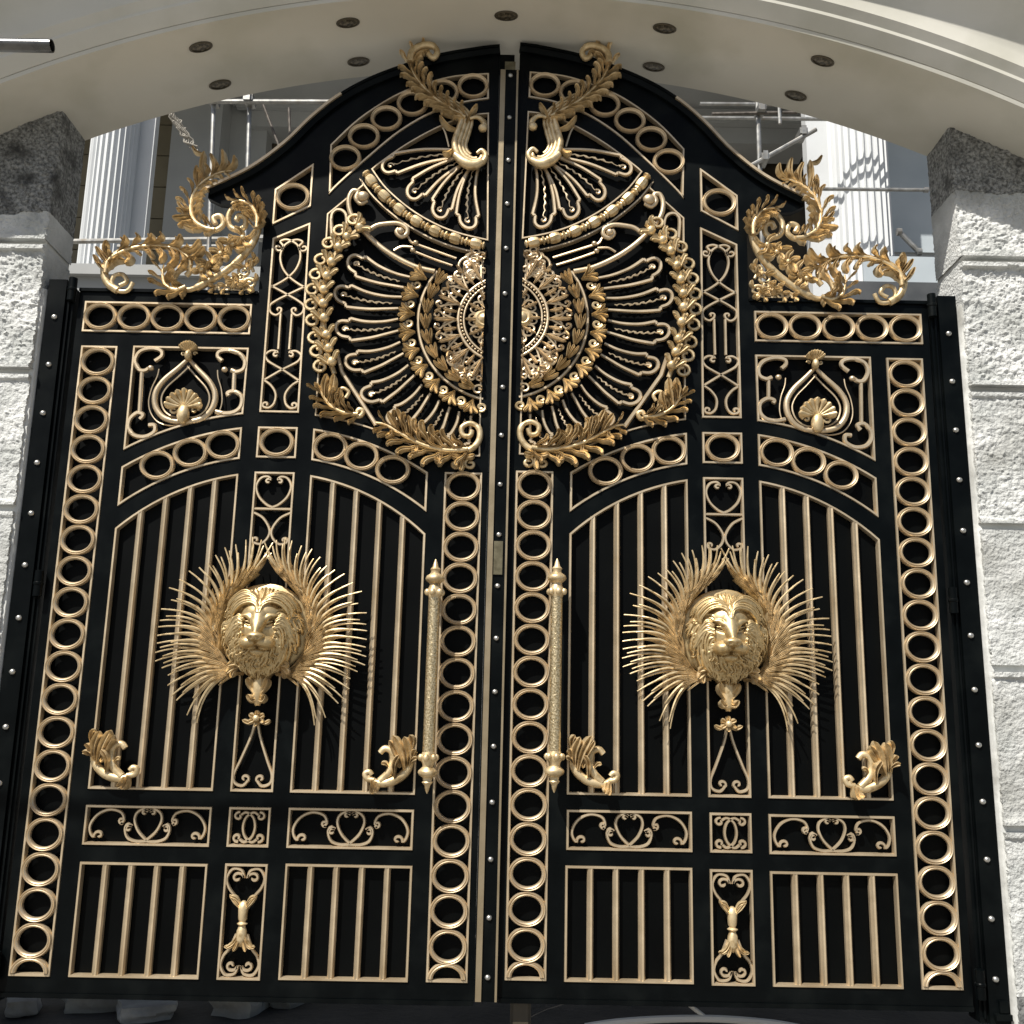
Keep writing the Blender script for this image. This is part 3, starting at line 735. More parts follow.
    mb.tube(d3(cat(PX([(187, 277), (191, 272), (186, 269), (179, 273), (175, 281), (179, 289), (190, 291), (202, 287), (214, 280), (229, 270.5), (243, 258), (253, 245), (258, 233), (259, 221), (254, 211), (245, 206), (235, 209), (229, 218), (231, 228), (239, 231.5), (246, 227), (246, 219), (240, 217), (237, 222)]), 6), -.006), [.007] * 40 + [.0095] * 45 + [.0075] * 54, 7, 1.2)
    acanthus(mb, PX([(188, 290), (178, 293), (168, 288), (165, 278), (166, 268)]), -.006, .030, 6, (1, -1), 1.0, .008, .024, .6, curl=.9)
    acanthus(mb, PX([(259, 232), (259, 220), (252, 209), (241, 205), (233, 208)]), -.010, .026, 8, (-1, 1), 1.0, .008, .024, .45, curl=.8)
    mb.build('shoulder_scroll', ORN, root, sd, sharp=70)
    mb = MB()
    acanthus(mb, PX([(216, 232), (206, 230), (196, 223), (192, 211), (195, 196), (206, 183), (221, 175), (233, 173)]), .0, .030, 11, (1, -1), .95, .0085, .022, .5, curl=.9)
    mb.tube(d3(cat(PX([(192, 213), (196, 224), (207, 231), (217, 231), (224, 225), (221, 217), (214, 219), (216, 225)]), 6), -.004), .0075, 7)
    for l, w_ in (([(205, 183), (203, 170), (207, 156)], .011), ([(212, 180), (216, 168), (213, 158)], .011), ([(218, 176), (225, 166), (225, 154)], .011), ([(226, 174), (235, 168), (237, 160)], .010), ([(199, 190), (197, 180), (200, 170)], .009),
                  ([(194, 218), (184, 220), (175, 222)], .011), ([(196, 222), (186, 226), (181, 231)], .010), ([(193, 212), (185, 212), (180, 206)], .009), ([(203, 230), (194, 232), (186, 230)], .009), ([(204, 156), (198, 155), (195, 151)], .008)):
        lobe(mb, PX(l), w_ * .74, -.002, .020)
    mb.build('shoulder_scroll', ORN, root, sd, sharp=70)
    mb = MB()
    rg = random.Random(5)
    for u, v, n_ in ((211, 268, 6), (222, 256, 5), (234, 247, 5), (244, 240, 4), (203, 272, 4)):
        c0 = L(u, v)
        for k in range(n_):
            a = 2 * pi * k / n_ + rg.random() * .5; ln = rg.uniform(.026, .040)
            lobe(mb, [c0, (c0[0] + ln * .55 * cos(a), c0[1] + ln * .5 * sin(a)), (c0[0] + ln * cos(a + .4), c0[1] + ln * .9 * sin(a + .4))], .0085, -.002, .018)
        mb.blob((c0[0], -.014, c0[1]), .007, .007, .007, 7, 5)
    st = cat(PX([(196, 288), (204, 273), (220, 258), (236, 245), (250, 236)]), 6); mb.tube(d3(st, .002), .004, 6)
    mb.build('flower_spray', ORN, root, sd, sharp=70)
    mb = MB()
    for u, v, r_ in ((245, 272, .022), (250, 284, .020), (238, 286, .019), (228, 289, .016), (251, 262, .015), (217, 290, .014), (241, 279, .014), (231, 281, .013), (247, 291, .014)):
        c0 = L(u, v)
        mb.tube(d3(spiral(c0, r_, rg.uniform(0, 6), rg.choice((-1.5, 1.5)), 13), -.002), .0042, 6)
        for k in range(3):
            a = rg.uniform(0, 6.28)
            lobe(mb, [(c0[0] + r_ * .5 * cos(a), c0[1] + r_ * .5 * sin(a)), (c0[0] + r_ * cos(a + .3), c0[1] + r_ * sin(a + .3)), (c0[0] + r_ * 1.5 * cos(a + .6), c0[1] + r_ * 1.4 * sin(a + .6))], .006, -.002, .012)
    mb.build('rose_filigree', ORN, root, sd, sharp=70)
    # acanthus in the foot of the rosette
    K6 = lambda u, v: L(300 + u / 5.12, 300 + v / 5.12)
    Q = lambda l: [K6(*a) for a in l]
    mb = MB()
    acanthus(mb, Q([(300, 595), (230, 588), (160, 548), (112, 480), (98, 440)]), -.004, .034, 6, (-1, 1), .95, .008, .024, .55, curl=.8)
    for l, w_ in (([(150, 540), (170, 470), (185, 400)], .011), ([(130, 510), (130, 450), (150, 400)], .010), ([(180, 560), (205, 510), (215, 470)], .008), ([(110, 480), (95, 455), (85, 450)], .008)): lobe(mb, Q(l), w_, -.006, .024)
    mb.tube(d3(cat(Q([(230, 585), (190, 530), (190, 480), (220, 455), (250, 475), (235, 505)]), 6), -.004), .005, 6)
    mb.tube(d3(cat(Q([(270, 595), (310, 600), (325, 575), (305, 565), (295, 580)]), 6), -.008), .006, 6)
    mb.build('acanthus', ORN, root, sd, sharp=70)
    mb = MB()
    acanthus(mb, Q([(860, 775), (780, 782), (680, 768), (590, 735), (510, 690), (440, 650), (392, 640)]), -.006, .043, 8, (1, -1), 1.0, .0095, .028, .6, env=lambda t: .45 + .85 * sin(pi * min(1, t * .9 + .12)), curl=.55)
    for l, w_ in (([(540, 700), (530, 640), (500, 575)], .012), ([(510, 690), (490, 640), (455, 595)], .011), ([(570, 720), (570, 660), (560, 610)], .010), ([(620, 745), (610, 690), (640, 650)], .010), ([(690, 765), (680, 720), (720, 690)], .010), ([(470, 670), (470, 700), (445, 722)], .010), ([(600, 745), (600, 785), (575, 795)], .010), ([(700, 780), (715, 830), (690, 830)], .010), ([(730, 785), (720, 845), (705, 850)], .008)): lobe(mb, Q(l), w_ * .8, -.006, .026)
    mb.tube(d3(cat(Q([(800, 782), (870, 770), (915, 725), (918, 665), (875, 635), (830, 655), (835, 695), (870, 700), (880, 670)]), 6), -.006), [.008] * 20 + [.0065] * 29, 7)
    for s2 in (-1, 1):
        cc = K6(835 + s2 * 38, 842)
        mb.tube(d3(spiral(cc, .016, radians(90), s2 * 1.2, 14), -.004), .0045, 6)
        lobe(mb, Q([(835, 800), (835 + s2 * 30, 810), (835 + s2 * 62, 805)]), .008, -.004, .018)
    lobe(mb, Q([(835, 800), (830, 850), (825, 885)]), .008, -.004, .018)
    mb.build('acanthus', ORN, root, sd, sharp=70)
    # corner leaves of the tall barred fields
    def corner(mir):
        mb = MB()
        T = (lambda l: mirr(PX(l), C)) if mir else PX
        mb.tube(d3(cat(T([(137, 771), (128, 777.5), (115, 776.5), (103, 769.5), (97, 759), (97.5, 748)]), 6), -.016), [.0060 + .0045 * sin(pi * i / 31) for i in range(31)], 8)
        for l, w_ in (([(98, 760), (99, 745), (106, 731)], .0125), ([(101, 764), (107, 746), (117, 730)], .0125), ([(97, 755), (95, 747), (93, 743)], .008), ([(99, 752), (97, 736), (101, 729)], .008), ([(104, 760), (112, 746), (120, 735)], .009), ([(98, 757), (93, 752), (90, 752)], .008), ([(110, 772), (112, 758), (108, 749)], .008), ([(128, 776), (127, 783), (124, 786)], .010), ([(132, 775), (130, 784), (128, 788)], .009)): lobe(mb, T(l), w_, -.012, .026)
        mb.tube(d3(cat(T([(124, 776), (116, 766), (114, 754), (117, 746), (124, 743.5), (128, 748)]), 6), -.016), [.010 - .0001 * i for i in range(31)], 7)
        lobe(mb, T([(117, 762), (121, 758), (125, 758)]), .006, -.014, .014); lobe(mb, T([(112, 752), (108, 756), (106, 762)]), .007, -.012, .016)
        mb.tube(d3(cat(T([(130, 775), (137, 774), (140, 769), (136, 767), (133, 770)]), 6), -.018), .0065, 7)
        mb.build('corner_leaf', ORN, root, sd, sharp=70)
    corner(0); corner(1)

    # ---------------------------------------------------------------- lion
    lc = (-.537, .766)
    lion = lion_relief(lc, root, sd)
    # ---------------------------------------------------------------- pull handle
    hx, hy = -.1412, -.052
    mb = MB()
    mb.lathe((hx, hy, 0), [(.0105, .490), (.0135, .494), (.0135, .845), (.0105, .849)], 18)
    h = mb.build('pull_handle', GOLDK, root, sd)
    for zb, s2 in ((.847, 1), (.492, -1)):
        mb = MB()
        mb.lathe((hx, hy, 0), [(r_, zb + s2 * z) for r_, z in ((.014, -.004), (.0165, .004), (.0175, .014), (.013, .022), (.012, .028), (.021, .036), (.0225, .040), (.020, .046), (.011, .052), (.010, .058), (.0125, .062), (.007, .068), (.0045, .078), (.001, .086))], 18)
        for k in range(6):
            a = 2 * pi * k / 6 + .3; mb.blob((hx + .017 * cos(a), hy + .017 * sin(a), zb + s2 * .008), .0075, .0075, .0085, 8, 6)
        mb.tube([(hx, hy, zb + s2 * .010), (hx, .002, zb + s2 * .010)], .007, 8)
        mb.build('finial', ORN, h, sd, sharp=45)
    # ---------------------------------------------------------------- meeting strip
    if sd > 0:
        mb = MB(); mb.box(-.0262, .0130, .0005, .014, 2.244, 2.300); mb.box(-.0255, .0265, -.012, .0, -.031, 2.246); st_ = mb.build('meeting_strip', BLACK, root, sd)
        for x0, x1 in ((-.0228, -.0098), (.0195, .0243)):
            mb = MB(); mb.box(x0, x1, -.0165, -.0125, -.030, 2.244); mb.build('gold_strip', STRIP, st_, sd)
        for k in range(19):
            z = 2.229 - .1228 * k
            if z < -.02: break
            mb = MB(); mb.dome((.0035, -.0125, z), .0068, .0055); mb.build('rivet', STEEL, st_, sd, sharp=60)
        mb = MB(); mb.box(-.0075, .0135, -.0155, -.0125, .905, .985); mb.build('lock_plate', BRASS, st_, sd)
        mb = MB(); mb.box(-.012, .016, -.010, -.0002, 2.248, 2.272); mb.build('keeper_block', BRASS, st_, sd)
    return root

# ------------------------------------------------------------------ lion emblem
def lion_height(n=190):
    X, Z = np.meshgrid(np.linspace(-1.12, 1.12, n), np.linspace(-1.22, 1.15, n))
    def ell(cx, cz, rx, rz, h, base=0.0, p=.5):
        q = 1 - ((X - cx) / rx) ** 2 - ((Z - cz) / rz) ** 2
        return np.where(q > 0, base + h * np.maximum(q, 0) ** p, -1)
    def smax(a, b, k=.06):
        d = np.clip(.5 + .5 * (a - b) / k, 0, 1)
        return b + (a - b) * d + k * d * (1 - d)
    def stroke(pts, w, h0, h1, groove=0.0):
        P = np.array(cat(pts, 6)); best = np.full_like(X, 9.0); G = np.zeros_like(X)
        m = len(P)
        for i in range(m - 1):
            a, b = P[i], P[i + 1]; d = b - a; l2 = d @ d + 1e-12
            t = np.clip(((X - a[0]) * d[0] + (Z - a[1]) * d[1]) / l2, 0, 1)
            dist = np.hypot(X - a[0] - t * d[0], Z - a[1] - t * d[1])
            k = dist < best
            best = np.where(k, dist, best); G = np.where(k, (i + t) / (m - 1), G)
        ww = w * np.clip(1.12 - np.abs(G - .38) ** 1.6 * 1.9, .12, 1)
        hh = h0 + (h1 - h0) * G
        q = 1 - (best / ww) ** 2
        return np.where(q > 0, hh - w * 1.2 + w * 1.2 * np.sqrt(np.maximum(q, 0)) - groove * np.exp(-(best / (ww * .22)) ** 2), -1)
    R = random.Random(11)
    dome = lambda x, z: .62 * sqrt(max(0, 1 - (x / 1.06) ** 2 - ((z + .02) / 1.12) ** 2)) ** .8 if 1 - (x / 1.06) ** 2 - ((z + .02) / 1.12) ** 2 > 0 else 0
    H = ell(0, -.02, 1.0, 1.05, .55)
    # mane locks, outer to inner
    for ring, (r0, r1, w, n_, lift) in enumerate(((.66, 1.03, .085, 34, .03), (.52, .92, .085, 30, .08), (.44, .76, .075, 26, .14))):
        for k in range(n_):
            a = 2 * pi * (k + .5 * (ring % 2)) / n_ + R.uniform(-.05, .05)
            up = sin(a)
            if up > (.80, .72, .55)[ring]: continue
            sw = (.55 if cos(a) > 0 else -.55) * (1 if up > -.6 else .25) * R.uniform(.6, 1.3)
            ph = R.uniform(-.4, .4)
            pts = [(r * cos(a - sw * t + .09 * sin(6 * t + ph)), r * sin(a - sw * t + .09 * sin(6 * t + ph)) * 1.02) for t, r in ((0, r0), (.25, r0 + (r1 - r0) * .26), (.5, r0 + (r1 - r0) * .52), (.75, r0 + (r1 - r0) * .77), (1, r1 * R.uniform(.94, 1.03)))]
            p0, p1 = pts[0], pts[-1]
            H = smax(stroke(pts, w * R.uniform(.75, 1.15), dome(*p0) + lift + .05 + R.uniform(-.05, .06), dome(p1[0] * .97, p1[1] * .97) + lift * .6 + .03 + R.uniform(-.03, .05), .07), H, .008)
    # beard
    for k in range(13):
        x = -.48 + .08 * k
        z1 = -1.12 + .55 * x * x + R.uniform(-.05, .05)
        H = smax(stroke([(x * .65, -.42), (x * .8 + R.uniform(-.03, .03), -.66), (x * .9 + R.uniform(-.05, .05), -.9), (x * .72, z1)], .062, .74 - .3 * abs(x), .36, .05), H, .012)
    # skull and face
    face = ell(0, .0, .50, .58, .42, .42, .6)
    H = smax(face, H, .05)
    # hair parted over the forehead, sweeping up, out and down
    for sg in (-1, 1):
        for k in range(9):
            q = k / 8; e = .07 * (k % 2) + R.uniform(-.02, .02); j = R.uniform(-.04, .04)
            H = smax(stroke([(sg * .02, .36 + .12 * q), (sg * (.07 + .08 * q), .52 + .22 * q), (sg * (.24 + .18 * q), .60 + .26 * q + j), (sg * (.48 + .16 * q), .54 + .24 * q + j), (sg * (.66 + .16 * q + j), .34 + .28 * q), (sg * (.66 + .24 * q), .14 + .30 * q)], .052, .88 - .12 * q + e, .60 - .28 * q + e, .03), H, .004)
        for k in range(6):
            q = k / 5; e = .07 * (k % 2); j = R.uniform(-.04, .04)
            H = smax(stroke([(sg * (.42 - .02 * q), .22 - .20 * q), (sg * (.54 + .02 * q), .30 - .24 * q), (sg * (.66 + .02 * q), .20 - .26 * q + j), (sg * (.76 + .04 * q), .04 - .28 * q), (sg * (.86 + j), -.04 - .30 * q)], .058, .74 + e, .44 + e, .03), H, .004)
    for k in range(15):
        x = -.77 + .11 * k
        H = smax(stroke([(x * .30, .66 - .18 * abs(x)), (x * .62, .84 - .30 * abs(x)), (x * .96 + R.uniform(-.03, .03), 1.00 - .52 * x * x)], .055, .70 + .05 * (k % 2), .30 + .05 * (k % 2), .03), H, .006)
    H = smax(stroke([(0, .40), (0, .54), (0, .70)], .05, .90, .74, .0), H, .02)
    H = smax(ell(0, .34, .50, .34, .36, .50, .6), H, .05)
    for s in (-1, 1):
        H = smax(stroke([(s * .09, .13), (s * .17, .21), (s * .28, .285), (s * .42, .30)], .075, .98, .78), H, .04)      # brow
        sock = np.exp(-(((X - s * .25) / .12) ** 2 + ((Z - .115 - .35 * (np.abs(X) - .25)) / .055) ** 2)); H = H - .20 * sock * (H > .3)
        H = smax(ell(s * .25, .115, .055, .026, .05, .66), H, .02)                                                       # eye
        H = smax(stroke([(s * .15, .075), (s * .23, .150), (s * .35, .165)], .028, .82, .78), H, .015)                 # lids
        H = smax(stroke([(s * .15, .070), (s * .25, .070), (s * .36, .135)], .024, .77, .74), H, .015)
        H = smax(ell(s * .38, -.04, .17, .17, .10, .62, .5), H, .06)                                                    # cheek
        H = smax(ell(s * .19, -.33, .25, .165, .32, .76, .5), H, .04)                                                # muzzle pad
        for j in range(3):
            H = smax(stroke([(s * .30, -.27 - .05 * j), (s * .42, -.25 - .06 * j), (s * .56, -.27 - .09 * j)], .035, .84, .66), H, .02)
        H = smax(stroke([(s * .30, .02), (s * .44, -.10), (s * .56, -.30), (s * .60, -.52)], .075, .72, .52, .04), H, .03)
    H = smax(stroke([(0, .42), (0, .26), (0, .06), (0, -.16)], .20, .88, 1.16), H, .06)                                 # bridge
    H = smax(ell(0, -.20, .215, .105, .18, 1.06, .5), H, .03)                                                          # nose
    H = smax(ell(0, -.54, .20, .11, .22, .62, .5), H, .04)                                                              # chin
    H = H - .16 * np.exp(-((Z + .42 + .22 * np.abs(X)) / .030) ** 2) * np.exp(-(X / .30) ** 4) * (H > .3)                 # mouth line
    H = H - .10 * np.exp(-(X / .022) ** 2) * np.exp(-((Z + .35) / .07) ** 2)
    for s in (-1, 1): H = H - .08 * np.exp(-(((X - s * .09) / .045) ** 2 + ((Z + .235) / .028) ** 2))
    return X, Z, H
LIONH = None

def lion_relief(lc, root, sd):
    global LIONH
    if LIONH is None: LIONH = lion_height()
    X, Z, H = LIONH
    s = .093
    mb = MB()
    # the emblem's mounting plate carries head and wings
    pl = []
    for a in lin(0, 2 * pi, 40)[:-1]:
        rr = .108
        pl.append((lc[0] + rr * 1.0 * cos(a), lc[1] + .001 + rr * .98 * sin(a)))
    rings = [[(lc[0] + (p[0] - lc[0]) * k, y, lc[1] + (p[1] - lc[1]) * k) for p in pl] for k, y in ((1.0, -.008), (1.0, -.013), (.93, -.017), (.5, -.022), (.02, -.024))]
    mb.quadstrip(rings, closed=True)
    emb = mb.build('lion_emblem', LION, root, sd, sharp=50)
    mb = MB()
    mb.relief(lc[0] + X * s * 1.0, lc[1] - .003 + Z * s * 1.06, H * s * .86, -.014, .02)
    hd = mb.build('lion_head', LION, emb, sd, sharp=80)
    # wings of long plumes, left and right
    def e_(u, v): return ((u - 513) / 4.096 * .00233, (466 - v) / 4.096 * .00231)
    TIPS = [(528, 150), (527, 108), (482, 95), (447, 88), (415, 100), (375, 116), (335, 135), (298, 165), (268, 198), (230, 218), (192, 232), (156, 268), (115, 304), (134, 352), (95, 395), (90, 440), (88, 470), (90, 505), (88, 536), (90, 570), (92, 603), (115, 635), (143, 662), (150, 705), (165, 745), (190, 762), (240, 820), (278, 850)]
    ROOT = cat([(440, 222), (392, 246), (345, 292), (312, 350), (285, 405), (268, 455), (264, 505), (276, 555), (300, 600), (328, 640), (350, 655)], 8)
    INNR = cat([(476, 236), (425, 282), (370, 345), (350, 400), (340, 450), (340, 500), (348, 550), (368, 600), (395, 635), (420, 650), (435, 655)], 8)
    STA = [(0, 38), (.25, 62), (.5, 118), (.75, 160), (1, 205)]
    def sdir(t):
        for (t0, a0), (t1, a1) in zip(STA, STA[1:]):
            if t <= t1: return radians(a0 + (a1 - a0) * (t - t0) / (t1 - t0))
        return radians(STA[-1][1])
    for m in (1, -1):
        mb = MB()
        rg = random.Random(21)
        W_ = lambda q: (lc[0] + m * q[0], lc[1] + q[1])
        # crescent plate the feathers grow from
        rings = []
        for i in range(0, len(ROOT), 2):
            a_, b_ = e_(*ROOT[i]), e_(*INNR[i])
            row = []
            for k in range(7):
                u = k / 6; q = W_((a_[0] + (b_[0] - a_[0]) * u, a_[1] + (b_[1] - a_[1]) * u)); row.append((q[0], -.016 - .016 * sin(pi * u), q[1]))
            q = W_(b_); row.append((q[0], -.006, q[1])); q = W_(a_); row.append((q[0], -.006, q[1]))
            rings.append(row)
        mb.quadstrip(rings, closed=True)
        TP = []
        for i_ in range(len(TIPS)):
            TP.append((TIPS[i_], 1.0))
            if i_ + 1 < len(TIPS): TP.append((((TIPS[i_][0] + TIPS[i_ + 1][0]) / 2, (TIPS[i_][1] + TIPS[i_ + 1][1]) / 2), rg.uniform(.70, .92)))
        n = len(TP)
        for k, (tp, fs_) in enumerate(TP):
            t = k / (n - 1)
            r0 = e_(*ROOT[min(int(t * (len(ROOT) - 1)), len(ROOT) - 1)]); i0 = e_(*INNR[min(int(t * (len(ROOT) - 1)), len(ROOT) - 1)])
            p0 = (r0[0] * .6 + i0[0] * .4, r0[1] * .6 + i0[1] * .4)
            p3 = e_(*tp); p3 = (p0[0] + (p3[0] - p0[0]) * fs_, p0[1] + (p3[1] - p0[1]) * fs_); p3 = (p3[0] + rg.uniform(-.002, .002), p3[1] + rg.uniform(-.002, .002))
            d = hypot(p3[0] - p0[0], p3[1] - p0[1]); sa = sdir(t)
            p1 = (p0[0] + d * .42 * cos(sa), p0[1] + d * .42 * sin(sa))
            p2 = (p3[0] * .66 + p1[0] * .34, p3[1] * .66 + p1[1] * .34)
            pts = []
            for i in range(15):
                u = i / 14; b = ((1 - u) ** 3, 3 * u * (1 - u) ** 2, 3 * u * u * (1 - u), u ** 3)
                q = W_((sum(w * c_[0] for w, c_ in zip(b, (p0, p1, p2, p3))), sum(w * c_[1] for w, c_ in zip(b, (p0, p1, p2, p3)))))
                pts.append((q[0], -.022 - .014 * sin(pi * u * .7) - .004 * (k % 2), q[1]))
            mb.tube(pts, [.0031 * (1 - .72 * i / 14) + .0006 for i in range(15)], 5)
        # fine barbs raking across the plate
        for k in range(120):
            t = (k + rg.random()) / 120
            idx = min(int(t * (len(ROOT) - 1)), len(ROOT) - 1)
            a_, b_ = e_(*ROOT[idx]), e_(*INNR[idx]); sa = sdir(t) + rg.uniform(-.12, .12)
            f = rg.uniform(.1, 1.15)
            p0 = (b_[0] + (a_[0] - b_[0]) * f, b_[1] + (a_[1] - b_[1]) * f)
            ln = rg.uniform(.045, .085)
            tin = sa - .35 if t < .6 else sa - .25
            p0 = (p0[0] - ln * .45 * cos(tin), p0[1] - ln * .45 * sin(tin))
            p1 = (p0[0] + ln * .5 * cos(tin), p0[1] + ln * .5 * sin(tin)); p2 = (p1[0] + ln * .55 * cos(sa + .15), p1[1] + ln * .55 * sin(sa + .15))
            lobe(mb, [W_(p0), W_(p1), W_(p2)], .0030, -.022 - .006 * sin(pi * f), .007, groove=.4)
        mb.build('feather_wing', ORN, emb, sd, sharp=60)
    # acanthus foot and small flower
    mb = MB()
    cx, cz = lc[0] - .002, lc[1] - .100
    mb.lathe((cx, -.022, 0), [(.006, cz - .075), (.013, cz - .06), (.018, cz - .03), (.014, cz - .005), (.020, cz + .012)], 12)
    for s2 in (-1, 1):
        for l, w_ in (([(0, -.05), (.012, -.015), (.030, .014), (.052, .022), (.070, .014)], .013), ([(0, -.055), (.016, -.03), (.022, -.012)], .011), ([(.03, .016), (.056, .012), (.072, -.004)], .010), ([(.045, .018), (.058, .002), (.060, -.014)], .008), ([(0, -.06), (.012, -.062), (.020, -.050)], .009), ([(.0, -.02), (.010, .006), (.022, .022)], .012)):
            lobe(mb, [(cx + s2 * a, cz + b) for a, b in l], w_, -.018, .022)
    mb.build('acanthus_foot', ORN, emb, sd, sharp=70)
    mb = MB()
    fz = lc[1] - .203
    for k in range(6):
        a = radians(30 + 60 * k)
        lobe(mb, [(cx, fz), (cx + .010 * cos(a), fz + .009 * sin(a)), (cx + .020 * cos(a), fz + .018 * sin(a))], .007, -.012, .012)
    for s2 in (-1, 1): lobe(mb, [(cx, fz - .004), (cx + s2 * .018, fz - .010), (cx + s2 * .032, fz - .004)], .006, -.010, .012)
    mb.blob((cx, -.026, fz), .008, .008, .008)
    mb.build('flower_boss', ORN, emb, sd, sharp=70)
    return emb

RINGME = ring_mesh()
gate_leaf(1)
gate_leaf(-1)

# ------------------------------------------------------------------ steel jambs
def jamb(s):
    root = empty('gate_jamb', (s * 1.10, .01, -.05), 'black steel hinge jamb studded with rivets, against the ' + ('left pier with the faint flat joint bands' if s < 0 else 'right pier whose top is cut by a diagonal shadow'), 'gate jamb', 'steel jambs of the gate')
    def X(a, b): return (a, b) if s > 0 else (-b, -a)
    mb = MB(); mb.box(*X(1.092, 1.137), -.012, .06, -.06, 1.628); mb.build('riveted_bar', BLACK, root)
    mb = MB(); mb.box(*X(1.0735, 1.0915), -.004, .05, -.06, 1.61); mb.build('post', BLACK, root)
    mb = MB(); mb.box(*X(1.081, 1.085), -.010, -.0045, -.05, 1.60); mb.build('seal_strip', BLACK, root)
    for k in range(13):
        mb = MB(); mb.dome((s * (1.113 - .003 * (k / 12 if s > 0 else -k / 12 * .0)), -.0125, 1.527 - .1247 * k), .0075, .006); mb.build('rivet', STEEL, root)
    for z in (1.60, .86, .02):
        mb = MB(); mb.lathe((s * 1.0755, -.014, 0), [(.004, z - .032), (.0105, z - .03), (.0105, z - .004), (.012, z - .002), (.012, z + .002), (.0105, z + .004), (.0105, z + .03), (.004, z + .032)], 12)
        mb.build('hinge', BLACK, root)
    mb = MB()
    mb.box(*X(1.10, 1.135), -.026, -.0125, .010 - .06, .022 - .06); mb.box(*X(1.112, 1.130), -.020, -.0125, -.036, -.012)
    mb.build('pivot_bracket', BLACK, root)
jamb(-1); jamb(1)

# ------------------------------------------------------------------ piers
def rough(x, z, seed):
    v = Vector((x * 62, z * 74, seed)); w = Vector((x * 150, z * 170, seed + 5))
    a = noise.noise(v); b = noise.noise(w); c = noise.noise(Vector((x * 9, z * 9, seed)))
    e = noise.noise(Vector((x * 96, z * 118, seed + 9)))
    return .0040 * max(a, -.3) + .0062 * abs(b) + .0060 * abs(e) + .003 * c

JOINTS = (1.716, 1.378, 1.037, .703, .348)
def pier(s):
    lab = 'white roughcast pier carrying the left end of the arch, its dark upper course ending level' if s < 0 else 'white roughcast pier carrying the right end of the arch, cut by a diagonal shadow'
    root = empty('pier', (s * 1.4, .05, -.12), lab, 'pier', 'two piers of the gateway')
    x_in, x_out, y0, y1 = 1.147, 1.62, -.024, .112
    mb = MB(); mb.box(*((x_in + .004, x_out) if s > 0 else (-x_out, -x_in - .004)), y0 + .006, y1, -.12, 2.18); mb.build('core', LIP, root)
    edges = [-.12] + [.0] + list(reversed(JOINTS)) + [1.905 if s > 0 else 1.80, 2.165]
    NB = len(edges) - 3
    g = .0036
    for k in range(len(edges) - 1):
        z0, z1 = edges[k], edges[k + 1]
        base = k == 0
        if not base:
            z0 += .008 if 1 < k <= NB else .0; z1 -= .008 if k < NB else 0
        nz = max(int((z1 - z0) / g), 3); nx = int((x_out - x_in) / g)
        xf = x_in
        vis = {7: 1.0, 6: 1.0, 5: 1.0, 4: .45, 3: .18, 2: .5, 1: .4, 0: .1}[k] if s > 0 else {7: 1.0, 6: .9, 5: .9, 4: .5, 3: .3, 2: .4, 1: .3, 0: .1}[k]
        smooth = {3: .55, 4: .75, 2: .6, 1: .55}.get(k, 1.0)
        vs = []; fs = []
        rag = lambda x: .012 * noise.noise(Vector((x * 9, 3, s))) + .007 * noise.noise(Vector((x * 40, 7, s)))
        for i in range(nz + 1):
            for j in range(nx + 1):
                x = xf + (x_out - xf) * j / nx
                za = z0 + (rag(x) if k == NB + 1 else 0); zb_ = z1 + (rag(x) if k == NB else 0)
                z = za + (zb_ - za) * i / nz
                dtop = z1 - z; dbot = z - z0
                lip = 0
                if not base and k < NB and dtop < .012 + .003 * noise.noise(Vector((x * 20, k, s))): lip = 1
                if not base and 1 < k <= NB and dbot < .011 + .003 * noise.noise(Vector((x * 23, k + 9, s))): lip = 1
                r = rough(x * s, z, k * 3.1 + s)
                y = y0 - (.017 * vis + r * .25 if lip else r * smooth + .001)
                xx = x + (rough(z, x * 3, 7 + s) * .9 if j == 0 else 0)
                vs.append((s * xx, y, z))
        W = nx + 1
        for i in range(nz):
            for j in range(nx): fs.append((i * W + j, i * W + j + 1, (i + 1) * W + j + 1, (i + 1) * W + j))
        # return side along the opening, plus ledges
        o = len(vs); ny = 14
        for i in range(nz + 1):
            z = vs[i * W][2]
            for j in range(ny + 1):
                if j == 0: vs.append(vs[i * W]); continue
                t = j / ny
                vs.append((s * (x_in + (rough(t * .14, z, 33 + s) * .35 - .001)), vs[i * W][1] * (1 - t) + (y1) * t, z))
        V = ny + 1
        for i in range(nz):
            for j in range(ny): fs.append((o + i * V + j, o + (i + 1) * V + j, o + (i + 1) * V + j + 1, o + i * V + j + 1))
        # top and bottom lips run back to the core
        for row in (0, nz):
            o2 = len(vs)
            for j in range(W): vs.append((vs[row * W + j][0], y0 + .008, vs[row * W + j][2]))
            for j in range(W - 1): fs.append((row * W + j, row * W + j + 1, o2 + j + 1, o2 + j))
        mb = MB(); mb.add(vs, fs)
        mb.build('plinth' if base else 'dark_cap' if k > NB else 'course', GREYR if base else DARKR if k > NB else STUCCO, root, sharp=60)  # topmost band is a darker grey roughcast above a ragged edge
    # mortar fill between jamb and pier
    mb = MB(); nz = 160
    rings = []
    for i in range(nz + 1):
        z = -.06 + 1.66 * i / nz
        e = rough(.3, z * 1.3, 50 + s) * 1.2
        rings.append([(s * 1.138, -.008, z), (s * (1.143), -.017 - e, z), (s * (1.152 + e), -.022, z), (s * 1.152, .05, z), (s * 1.138, .05, z)])
    mb.quadstrip(rings, closed=True); mb.build('mortar_fill', LIP, root)
pier(-1); pier(1)

